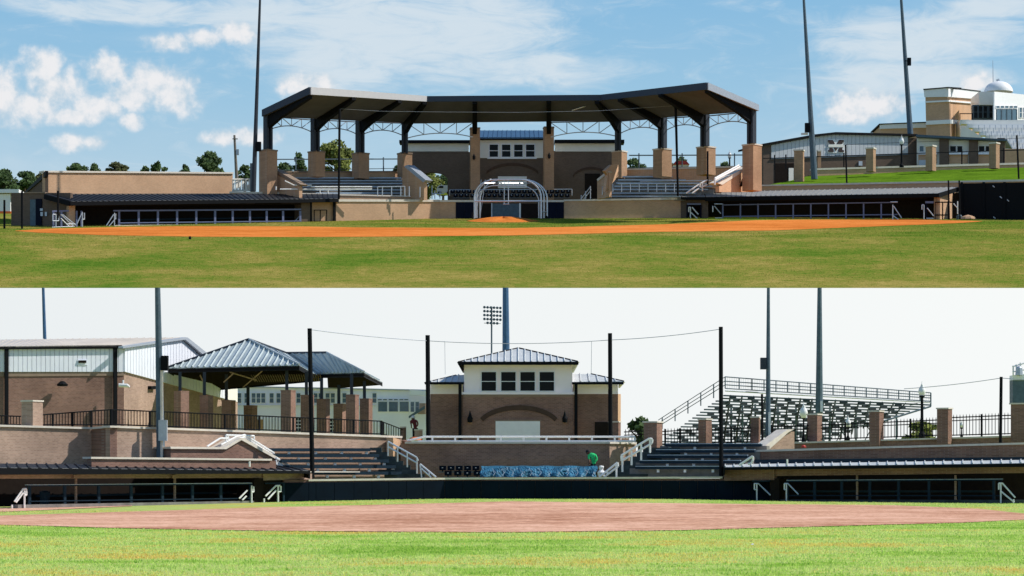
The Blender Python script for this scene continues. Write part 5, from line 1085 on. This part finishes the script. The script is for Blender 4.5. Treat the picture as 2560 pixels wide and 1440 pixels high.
part(lb_, 'gable_back', M['cream'], qs, [(310, 868), (465, 847), (560, 925), (594, 960), (594, 1005), (310, 930)], .0, .3)
part(lb_, 'side_brick', M['lbrick_l'], qs, [(310, 929), (594, 1005), (594, 1110), (310, 1110)], -.02, .3)  # paler brick than the front, sunlight put into the colour
part(lb_, 'roof_edge', M['galv'], qs, [(308, 866), (465, 843), (470, 844), (520, 884), (600, 955), (594, 960), (464, 849), (308, 871)], .35, .3)
for x in (17, 289): part(lb_, 'downspout', M['black'], qf, R(x-4, 870, x+4.5, 1070), .25, .15)
vt = part(lb_, 'vent', M['siding'], qf, R(194, 899, 218, 913), .14, .06); part(vt, 'louvre', M['inside'], qf, R(197, 901, 216, 907), .2, .05)
MB().lathe(P(156, 966, 140.4), [(.01, 0), (.3, .02), (.33, .12), (.12, .3), (.02, .32)], 10).build('wall_lamp', M['black'], lb_)
mb = MB(); mb.tube(P(297, 963, 142), P(319, 964, 142), .12, 8); mb.tube(P(308, 950, 142.2), P(308, 960, 142.2), .05, 6); mb.tube(P(319, 964, 142), P(324, 968, 142), .1, 8, .05); mb.build('floodlight', M['white'], lb_)
part(lb_, 'wall_lamp', M['black'], qs, R(378, 965, 392, 973), .2, .3)
# ---- fence on the left terrace
def iron_fence(label, pl, x0, x1, t0, t1, b0, b1, posts, step=7.5, group='black iron fences', spear=False, r=.022, loc=None):
    t = thing('iron_fence', label, 'fence', pl.hit(x0, b0), group)
    ty = lambda x: t0+(t1-t0)*(x-x0)/(x1-x0); by = lambda x: b0+(b1-b0)*(x-x0)/(x1-x0)
    dy = 6 if spear else 1
    MB().tube(pl.hit(x0, ty(x0)+dy), pl.hit(x1, ty(x1)+dy), .035, 5).build('top_rail', M['black'], t)
    if spear: MB().tube(pl.hit(x0, ty(x0)+dy+8), pl.hit(x1, ty(x1)+dy+8), .03, 5).build('middle_rail', M['black'], t)
    MB().tube(pl.hit(x0, by(x0)-4), pl.hit(x1, by(x1)-4), .035, 5).build('bottom_rail', M['black'], t)
    for x in posts: MB().tube(pl.hit(x, ty(x)), pl.hit(x, by(x)+2), .06, 4).build('post', M['black'], t)
    mb = MB(); x = x0+step/2
    while x < x1:
        mb.tube(pl.hit(x, ty(x)+dy), pl.hit(x, by(x)-2), r, 4)
        if spear: mb.tube(pl.hit(x, ty(x)+dy), pl.hit(x, ty(x)-2), r*1.5, 4, .003)
        x += step
    mb.build('pickets', M['black'], t, kind='stuff'); return t
iron_fence('black iron fence at the left edge below the metal siding', q0.off(.3), -60, 52, 1036, 1040, 1063, 1066, (17,))
pier(50, 82, 101, 1000, 1075, 125.2, 'buff brick pier on the left terrace wall', None, 4, 'lbrick_l', 'coping', grow=1.1)
iron_fence('black iron ramp fence rising to the right of the buff pier', q0.off(.4), 92, 278, 1037, 1023, 1066, 1066, (132, 181, 228, 277))
iron_fence('long black iron fence in front of the open pavilions', q2.off(.3), 279, 955, 1023, 1052, 1065, 1089, (279, 375, 562, 648, 733, 884, 954))
iron_fence('short black iron fence turning back beyond the pavilions', VP((955, 139.5), (1018, 149)), 957, 1010, 1054, 1074, 1090, 1102, (957, 1008), 6)
pier(1000, 1010, 1015, 1066, 1102, 147, 'thin brick pier at the end of the short iron fence', None, 3, 'lbrick', 'coping')
# ---- pavilions
pv = thing('pavilion', 'open pavilion with two blue-grey standing seam hip roofs on steel posts', 'pavilion', P(640, 1070, 150))
A_, B_, C_ = P(420, 920, 150), P(748, 913, 143), P(800, 942, 160); T_ = P(622, 850, 151.5); Rb = P(716, 884, 165)
hip_face(pv, A_, B_, T_, T_+Vector((.01, 0, 0)), .5, .502, 21, M['panel'], rib=.07)
hip_face(pv, B_, C_, T_, Rb, .05, .5, 10, M['panel'], rib=.05)
a2, b2, c2 = P(792, 934, 158), P(910, 931, 150), P(956, 955, 160); r1, r2 = P(716, 884, 165), P(817, 883, 157)
hip_face(pv, a2, b2, r1+Vector((0, 0, 0)), r2, .01, .45, 13, M['panel'], rib=.07); hip_face(pv, b2, c2, r2, r2+Vector((0, .1, 0)), .5, .52, 6, M['panel'], rib=.05)
for p0, p1 in ((A_, T_), (T_, B_), (r2, b2), (T_, Rb), (r1, r2)): MB().tube(p0+Vector((0, 0, .06)), p1+Vector((0, 0, .06)), .07, 5).build('ridge_cap', M['panel_w'] if p1 is B_ or p1 is b2 else M['steel_d'], pv)
D_ = P(505, 968, 162)
def uslab(q_, nm='ceiling', m='inside'): MB().prism([p-Vector((0, 0, .14)) for p in q_], (0, 0, -.06)).build(nm, M[m], pv)
def eave(a_, b_): MB().prism([a_+Vector((0, 0, -.02)), b_+Vector((0, 0, -.02)), b_+Vector((0, 0, -.3)), a_+Vector((0, 0, -.3))], (0, .12, 0)).build('eave', M['black'], pv)
apx = T_-Vector((0, 0, .9)); 
for q_ in ((A_, B_, apx), (B_, C_, apx), (C_, D_, apx), (D_, A_, apx)): uslab(q_)
eave(A_, B_); eave(B_, C_); eave(a2, b2); eave(b2, c2); eave(C_, D_); eave(D_, A_)
apx2 = r2-Vector((0, 0, .8)); f2 = P(820, 966, 170)
for q_ in ((a2, b2, apx2), (b2, c2, apx2), (c2, f2, apx2)): uslab(q_)
# corrugated underside battens and braces
for k in range(30):
    t = k/29; a_ = lerp(P(628, 938, 150), P(800, 935, 152), t); MB().tube(a_, a_+Vector((-.5, 7, -.15)), .04, 4).build('ceiling_rib', M['ubrick_shade'], pv)
for p0, p1 in ((P(560, 955, 149), P(583, 934, 147)), (P(608, 968, 152), P(655, 928, 147)), (P(500, 938, 150), P(512, 962, 151)), (P(575, 930, 147), P(640, 950, 154))): MB().tube(p0, p1, .05, 4).build('brace', M['lbrick_l'], pv)
GPp = 'brick piers carrying the pavilion posts'
PT = [(432, 452, 470, 977, 450, 930, 143.5), (498, 520, 530, 988, 511, 930, 146), (553, 578, 586, 1000, 566, 935, 150), (608, 630, 641, 1013, 620, 965, 154), (701, 727, 737, 975, 717, 922, 144), (751, 776, 783, 987, 766, 930, 147), (791, 815, 823, 997, 804, 945, 151), (833, 856, 863, 1009, 847, 962, 155), (864, 888, 896, 986, 879, 935, 148), (899, 922, 930, 996, 911, 952, 152)]
LB = ['first brick pavilion pier from the left, beside the metal building', 'second brick pavilion pier from the left, in shade', 'third brick pavilion pier from the left, before the sunlit wall', 'short brick pavilion pier in the middle of the open bay', 'broad brick pavilion pier with a dark fitting on its face',
      'brick pavilion pier hidden partly by the black net pole', 'brick pavilion pier just right of the black net pole', 'shortest brick pavilion pier, right of the net pole', 'tall brick pavilion pier, second from the right end', 'rightmost brick pavilion pier']
for (a_, b_, c_, yt_, xp, yp, Y), l_ in zip(PT, LB):
    pier(a_, b_, c_, yt_, 1095, Y, l_, GPp, 2.5, 'lbrick', 'lbrick', grow=1.04)
    s = .6; MB().prism([P(xp-4, yt_, Y+s), P(xp+4, yt_, Y+s), P(xp+4, yt_, Y+s+.2), P(xp-4, yt_, Y+s+.2)], P(xp, yp, Y+s)-P(xp, yt_, Y+s)).build('post', M['steel_d'], pv)
# ---- white building beyond
wb = thing('press_level_building', 'pale football press building with bands of windows beyond the pavilions', 'building', P(830, 1085, 168)); q = FP(168)
part(wb, 'wall', M['press_w'], q, [(470, 964), (1068, 976), (1068, 1115), (470, 1115)], 0, 4)
part(wb, 'roof_edge', M['galv'], q, [(470, 962), (1068, 974), (1068, 977), (470, 965)], .2, 4)
for x in (592, 610, 628, 640, 652, 673, 690, 740, 783, 795, 813, 826, 855, 930): window(wb, q, x, 982, x+12, 1008, M['white'], M['glass_b'], 1.2, .08)
for x in (944, 971, 998): window(wb, q, x, 1003, x+25, 1030, M['white'], M['glass_b'], 1.2, .08, False)
for x in (944, 957, 971, 984, 998, 1010): window(wb, q, x, 997, x+11, 1001, M['white'], M['glass_b'], .6, .08, False)
part(wb, 'ledge', M['white'], q, R(590, 1012, 940, 1015), .12, .1)
part(wb, 'tower_wall', M['lbrick_l'], FP(167), R(1044, 1008, 1064, 1035), 0, .5); part(wb, 'tower_band', M['white'], FP(167), [(1024, 974), (1068, 978), (1068, 990), (1024, 987)], .1, .5)
for x in (1030, 1042): window(wb, FP(167), x-4, 1004, x+6, 1030, M['galv'], M['glass_b'], 1, .1)
part(wb, 'stair_rail', M['galv_d'], FP(166.5), [(1022, 1040), (1062, 1014), (1062, 1022), (1022, 1046)], 0, .1)
for x, y0 in ((747, 1045), (833, 1048)):
    t = thing('picnic_seats', 'stack of navy seats seen between the pavilion piers left of the net pole' if x < 800 else 'stack of navy seats seen between the pavilion piers right of the net pole', 'seats', P(x, 1080, 160), 'navy seats under the pavilions')
    for i in range(4):
        for k in range(2): part(t, 'seat', M['bench'], FP(160), R(x-9+k*8, y0+i*8.5, x-3+k*8, y0+6+i*8.5), 0, .3)
bx = thing('timber_box', 'light timber box seen left of the short middle pavilion pier', 'box', P(645, 1070, 158)); MB().box(P(645, 1062, 158), (.6, .4, .7)).build('body', M['ubrick'], bx)
# ---- poles, nets and floodlights of the lower view
def tpole(label, x0, y0, x1, Y, r0, r1, m, g='light poles of the lower ballpark'): return pole('light_pole', label, x0, y0, x1, 719.5, Y, r0, r1, m, 'light pole', g)
tpole('thin blue light pole rising behind the left metal building', 112, 850, 108, 168, .13, .10, 'pole_b')
lpA = tpole('light pole in front of the left metal building with black speaker and grey box', 402, 1144, 394, 127.5, .24, .15, 'galv_d')
part(lpA, 'speaker', M['black'], FP(127), R(402, 889, 419, 926), 0, .4); part(lpA, 'junction_box', M['galv'], FP(127), R(396, 1050, 417, 1102), .1, .3); part(lpA, 'conduit', M['coping'], FP(127), R(401, 925, 407, 1144), -.1, .1)
tpole('thick blue-green light pole rising behind the lower press box roof', 1265, 880, 1264, 168, .26, .21, 'pole_b')
lpB = tpole('slim light pole with a dark speaker left of the stadium stands', 1920, 1120, 1921, 141, .16, .09, 'galv_d'); part(lpB, 'speaker', M['steel_d'], FP(140.6), R(1902, 894, 1916, 923), 0, .4); part(lpB, 'conduit', M['alu'], FP(140.7), R(1921, 1030, 1927, 1120), 0, .1)
lpC = tpole('thick green-grey light pole in front of the stadium stands', 2048, 1032, 2049, 157, .25, .14, 'galv_d'); part(lpC, 'box', M['alu'], FP(156.6), R(2051, 1002, 2057, 1030), 0, .3)
fa_ = thing('floodlight_array', 'distant floodlight bank of round lamps on a thin pole left of the thick blue pole', 'floodlight', P(1229, 880, 171))
MB().tube(P(1229, 885, 171), P(1229, 766, 171), .06, 6).build('pole', M['galv_d'], fa_)
for r in range(5):
    cols = 6 if r < 4 else 4
    MB().tube(P(1210, 768.5+r*9.8, 171), P(1252, 770+r*9.8, 171), .02, 4).build('crossarm', M['galv_d'], fa_)
    for k in range(cols):
        x = (1211 if r < 4 else 1219)+k*8; MB().tube(P(x, 768+r*9.8+k*.4, 170.9), P(x, 768+r*9.8+k*.4, 170.7), .1, 10, .085).build('lamp', M['galv_d'], fa_)
GN2 = 'black net poles of the lower backstop'
for x0, y0, x1, y1, Y, r, l_ in ((781, 1196, 774, 821, 131.5, .13, 'tallest left black net pole in front of the pavilions'), (1071, 1104, 1069, 838, 142, .14, 'black net pole at the left corner of the lower press box'), (1526, 1092, 1525, 833, 142, .13, 'black net pole at the right corner of the lower press box'), (1803, 1190, 1802, 817, 133.5, .12, 'tall black net pole at the right end of the benches'), (1906, 1120, 1905, 985, 138, .07, 'short black post beside the slim pole with the speaker'), (2501, 1107, 2503, 942, 134, .09, 'black net pole near the right edge above the brick piers')):
    pole('net_pole', l_, x0, y0, x1, y1, Y, r, r*.95, 'black', 'pole', GN2)
def cable(label, pts, r=.018):
    o = MB().path([P(*p) for p in pts], r, 4).build('net_cable', M['galv'], None); tag(o, label, 'cable', 'net cables of the lower backstop')
def sag(a_, b_, s, n=14): return [tuple(a_[i]+(b_[i]-a_[i])*t+(s*4*t*(1-t) if i == 1 else 0) for i in range(3)) for t in [k/n for k in range(n+1)]]
cable('thin net cable from the left net pole towards the lower press box', sag((776, 824, 131.5), (1069, 852, 142), 3)); cable('thin net cable sagging above the lower press box roof', sag((1069, 852, 142), (1525, 850, 142), 8))
cable('thin net cable from the press box to the right net pole', sag((1525, 850, 142), (1800, 823, 133.5), 4)); cable('thin net cable reaching the far right net pole', sag((2260, 972, 138), (2503, 945, 134), 3)); cable('short thin net cable beyond the far right net pole', sag((2503, 945, 134), (2600, 950, 132), 1))
cable('vertical net guy wire left of the press box', [(1112, 853, 142), (1113, 936, 142)], .012); cable('vertical net guy wire right of the press box', [(1479, 853, 142), (1478, 934, 142)], .012)
# ---- right side: retaining wall, piers, iron fences
rwl = thing('retaining_wall', 'brown brick wall with pale coping above the right lower dugout roof', 'wall', P(2200, 1150, 130)); q = VP((1884, 136), (2600, 128.5))
part(rwl, 'wall_face', M['lbrick'], q, [(1884, 1130), (2600, 1110), (2600, 1165), (1884, 1170)], 0, .4); part(rwl, 'coping', M['coping'], q, [(1882, 1125), (2600, 1105), (2600, 1110), (1882, 1130)], .12, .8)
sw = thing('stair_wall', 'sloping buff brick stair wall with white coping right of the slim pole', 'wall', P(1960, 1120, 138)); q = VP((1908, 137), (1988, 139))
part(sw, 'wall_face', M['lbrick_l'], q, [(1925, 1121), (1972, 1079), (1986, 1079), (1986, 1124), (1910, 1126)], 0, .5); part(sw, 'coping', M['coping'], q, [(1909, 1117), (1968, 1074), (1986, 1073), (1972, 1080), (1925, 1122), (1910, 1123)], .15, .8)
GR = 'brick piers of the right iron fence'
PR = [(1610, 1642, 1658, 1053, 1140, 139, 'broad brick pier at the top of the right bench rows'), (1747, 1765, 1781, 1046, 1125, 141, 'brick pier left of the tall right net pole'), (1877, 1897, 1903, 1041, 1125, 142, 'brick pier just left of the slim pole'), (2020, 2043, 2058, 1034, 1125, 141, 'brick pier at the foot of the thick green-grey pole'), (2175, 2198, 2213, 1026, 1115, 139.5, 'brick pier between the white globe lamp and the tall lamp post'), (2345, 2370, 2385, 1019, 1110, 138, 'brick pier right of the tall lamp post'), (2531, 2580, 2600, 1007, 1105, 136, 'brick pier cut by the right edge below the scoreboard')]
for a_ in PR: pier(*a_[:6], a_[6], GR, 3.5, 'lbrick', 'coping', grow=1.14)
lwr = thing('low_wall', 'low brick wall with pale coping between the right fence piers', 'wall', P(2100, 1110, 140)); q = VP((1656, 143), (2600, 137.5))
part(lwr, 'wall_face', M['lbrick'], q, [(1656, 1119), (2600, 1091), (2600, 1115), (1656, 1135)], 0, .4); part(lwr, 'coping', M['coping'], q, [(1656, 1115), (2600, 1086.5), (2600, 1090.5), (1656, 1119)], .1, .6)
q = q.off(.25)
for a_, b_, t0, t1, b0, b1, ps, l_ in ((1560, 1612, 1074, 1072, 1114, 1112, (), 'black iron fence right of the lower press box in front of the tree'), (1650, 1748, 1073, 1068, 1114, 1111, (1663, 1700), 'black iron fence between the broad pier and the next pier'), (1776, 1878, 1068, 1064, 1111, 1108, (1828,), 'black iron fence crossed by the tall right net pole'), (1902, 2022, 1062, 1058, 1108, 1104, (1930,), 'black iron fence behind the sloping stair wall'), (2052, 2176, 1057, 1052, 1102, 1098, (2113,), 'black iron fence with the white globe lamp behind it'), (2208, 2346, 1050, 1044, 1097, 1092, (2276,), 'black iron fence in front of the tall lamp post'), (2380, 2534, 1038, 1032, 1092, 1088, (2454,), 'black iron fence against open sky at the far right')):
    iron_fence(l_, q, a_, b_, t0, t1, b0, b1, ps, 8, 'black spear-topped iron fences on the right', True)
rb = thing('red_object', 'small red and white cap lying on the right coping by the pier', 'cap', P(2009, 1119, 137)); MB().lathe(P(2009, 1119, 137), [(.14, 0), (.14, .08), (.08, .14), (.01, .15)], 9).build('body', M['red'], rb)
lamp_post('tall black lamp post with white globe in front of the fence at right', 2305, 953, 1095, 145, .10, .21, 'globe lamps of the lower ballpark')
lamp_post('white globe lamp left of the thick green-grey pole', 2009, 1004, 1105, 148, .06, .24, 'globe lamps of the lower ballpark')
lamp_post('white globe lamp behind the iron fence between two brick piers', 2120, 1037, 1105, 148, .06, .19, 'globe lamps of the lower ballpark')
lamp_post('small globe lamp seen through the fence at the far right', 2404, 1050, 1100, 160, .05, .12, 'globe lamps of the lower ballpark')
# ---- distant stadium stands seen from behind
sb = thing('stadium_stands', 'steel stadium stands seen from behind with a guard rail along the top', 'grandstand', P(1980, 1110, 160)); A0 = VP((1813, 156), (2327, 163))
for i in range(18):
    q = A0.off(i*.45); x0 = 1813-165*i/17; x1 = 2327-i*(14 if i < 10 else 17)-(0 if i < 3 else 10)
    yy = lambda x: 987+7.3*i+(x-1813)*(.046-.0023*i)
    part(sb, 'seat_plank', M['galv_d'], q, [(x0, yy(x0)), (x1, yy(x1)), (x1, yy(x1)+3.5), (x0, yy(x0)+3.5)], 0, .25)
    for k in range(int((x1-x0)/52)+1):                        # foot brackets break up the light between the rows
        x = x0+12+k*46+(i*19) % 37
        if x < x1: part(sb, 'bracket', M['steel_d'], q, R(x, yy(x)+3, x+16, yy(x)+8.6), .02, .1)
for k in range(18):
    x = 1826+k*29.2
    if x > 2300: break
    n_ = max(2, min(17, int((2320-x)/15)+2)); a_ = A0.off(.2).hit(x, 988+(x-1813)*.045); b_ = A0.off(n_*.45).hit(x-18, 990+7.3*n_)
    MB().tube(a_, b_, .06, 4).build('raker', M['steel_d'], sb)
for x in (1828, 1856, 1888, 1945, 1990, 2075, 2140, 2190, 2241): MB().tube(A0.off(3).hit(x, 1115), A0.off(3).hit(x, 1010 if x < 2100 else 1030-(x-2100)*.02), .07, 6).build('stand_column', M['galv_d'], sb)
for x in (1840, 1900, 1960, 2020, 2090, 2160): MB().tube(A0.off(3.4).hit(x, 1105), A0.off(3.4).hit(x+30, 1050), .035, 4).build('cross_brace', M['galv_d'], sb); MB().tube(A0.off(3.4).hit(x+30, 1105), A0.off(3.4).hit(x, 1050), .035, 4).build('cross_brace', M['galv_d'], sb)
G0 = A0.off(-.2)
for dy0, dy1 in ((0, 0), (11, 7), (20, 13), (29, 21)): MB().tube(G0.hit(1813, 942+dy0), G0.hit(2327, 982+dy1), .035, 4).build('guard_rail', M['galv_d'], sb)
for k in range(19):
    t = k/18; x = 1813+514*t**.93; yy0 = 942+(x-1813)*.0778; MB().tube(G0.hit(x, yy0), G0.hit(x, yy0+29-8*t), .04, 4).build('guard_post', M['galv_d'], sb)
MB().tube(G0.hit(1813, 977), G0.hit(2327, 1006), .05, 4).build('edge_beam', M['galv'], sb)
ms = MB()
for k in range(90):
    t = k/90; x = 1813+514*t; yy0 = 942+(x-1813)*.0778; ms.tube(G0.hit(x, yy0), G0.hit(x, yy0+28-8*t), .008, 3)
ms.build('mesh_wires', M['galv'], sb, kind='stuff')
MB().tube(G0.hit(2327, 982), G0.hit(2327, 1016), .05, 4).build('guard_post', M['galv_d'], sb); MB().tube(G0.hit(2327, 1016), G0.hit(2180, 1062), .06, 4).build('end_raker', M['galv_d'], sb)
for o_ in (0, 10, 20): MB().tube(G0.hit(1813, 942+o_), A0.off(8).hit(1646, 1050+o_*.8), .03, 4).build('stair_rail', M['galv_d'], sb)
for k in range(5):
    t = (k+.9)/5.2; x = 1813-167*t; y = 942+108*t; pl = A0.off(8*t); MB().tube(pl.hit(x, y), pl.hit(x, y+36-8*t), .04, 4).build('guard_post', M['galv_d'], sb)
tree('broadleaf_tree', 'bushy dark green tree between the lower press box and the stadium stands', 1600, 1045, 1115, 34, 160, 0, M['leafA'], 1800, .22, 77, None)
tree('broadleaf_tree', 'pale green tree seen under the right end of the stadium stands', 2300, 1052, 1105, 46, 172, 0, M['leafB'], 1200, .22, 78, None)
scb = thing('scoreboard', 'grey-blue scoreboard block with white rail on top cut by the right edge', 'scoreboard', P(2560, 1010, 150)); q = FP(150)
part(scb, 'panel', M['galv_d'], q, R(2532, 948, 2640, 1007), 0, 1); part(scb, 'upper_panel', M['siding'], q, [(2532, 938), (2640, 928), (2640, 950), (2532, 950)], .1, 1)
for x in (2533, 2541, 2551): MB().tube(P(x, 938, 149.8), P(x, 914-(x-2533)*.4, 149.8), .05, 5).build('post', M['white'], scb)
MB().tube(P(2531, 917, 149.8), P(2600, 896, 149.8), .05, 5).build('rail', M['white'], scb); MB().tube(P(2531, 930, 149.8), P(2600, 918, 149.8), .04, 5).build('rail', M['white'], scb)
MB().lathe(P(2548, 940, 149.6), [(.02, 0), (.25, .05), (.2, .5), (.1, .6), (.01, .62)], 8).build('siren', M['galv'], scb)

tg = thing('paper_scrap', 'tiny white scrap of paper lying in the lower outfield grass', 'paper', hitL(1881, 1366)); c = hitL(1881, 1366)
MB().prism([c+Vector((-.03, 0, .03)), c+Vector((.02, -.02, .035)), c+Vector((.03, .03, .055)), c+Vector((-.015, .03, .05))], (0, 0, .006)).build('sheet', M['hat'], tg)
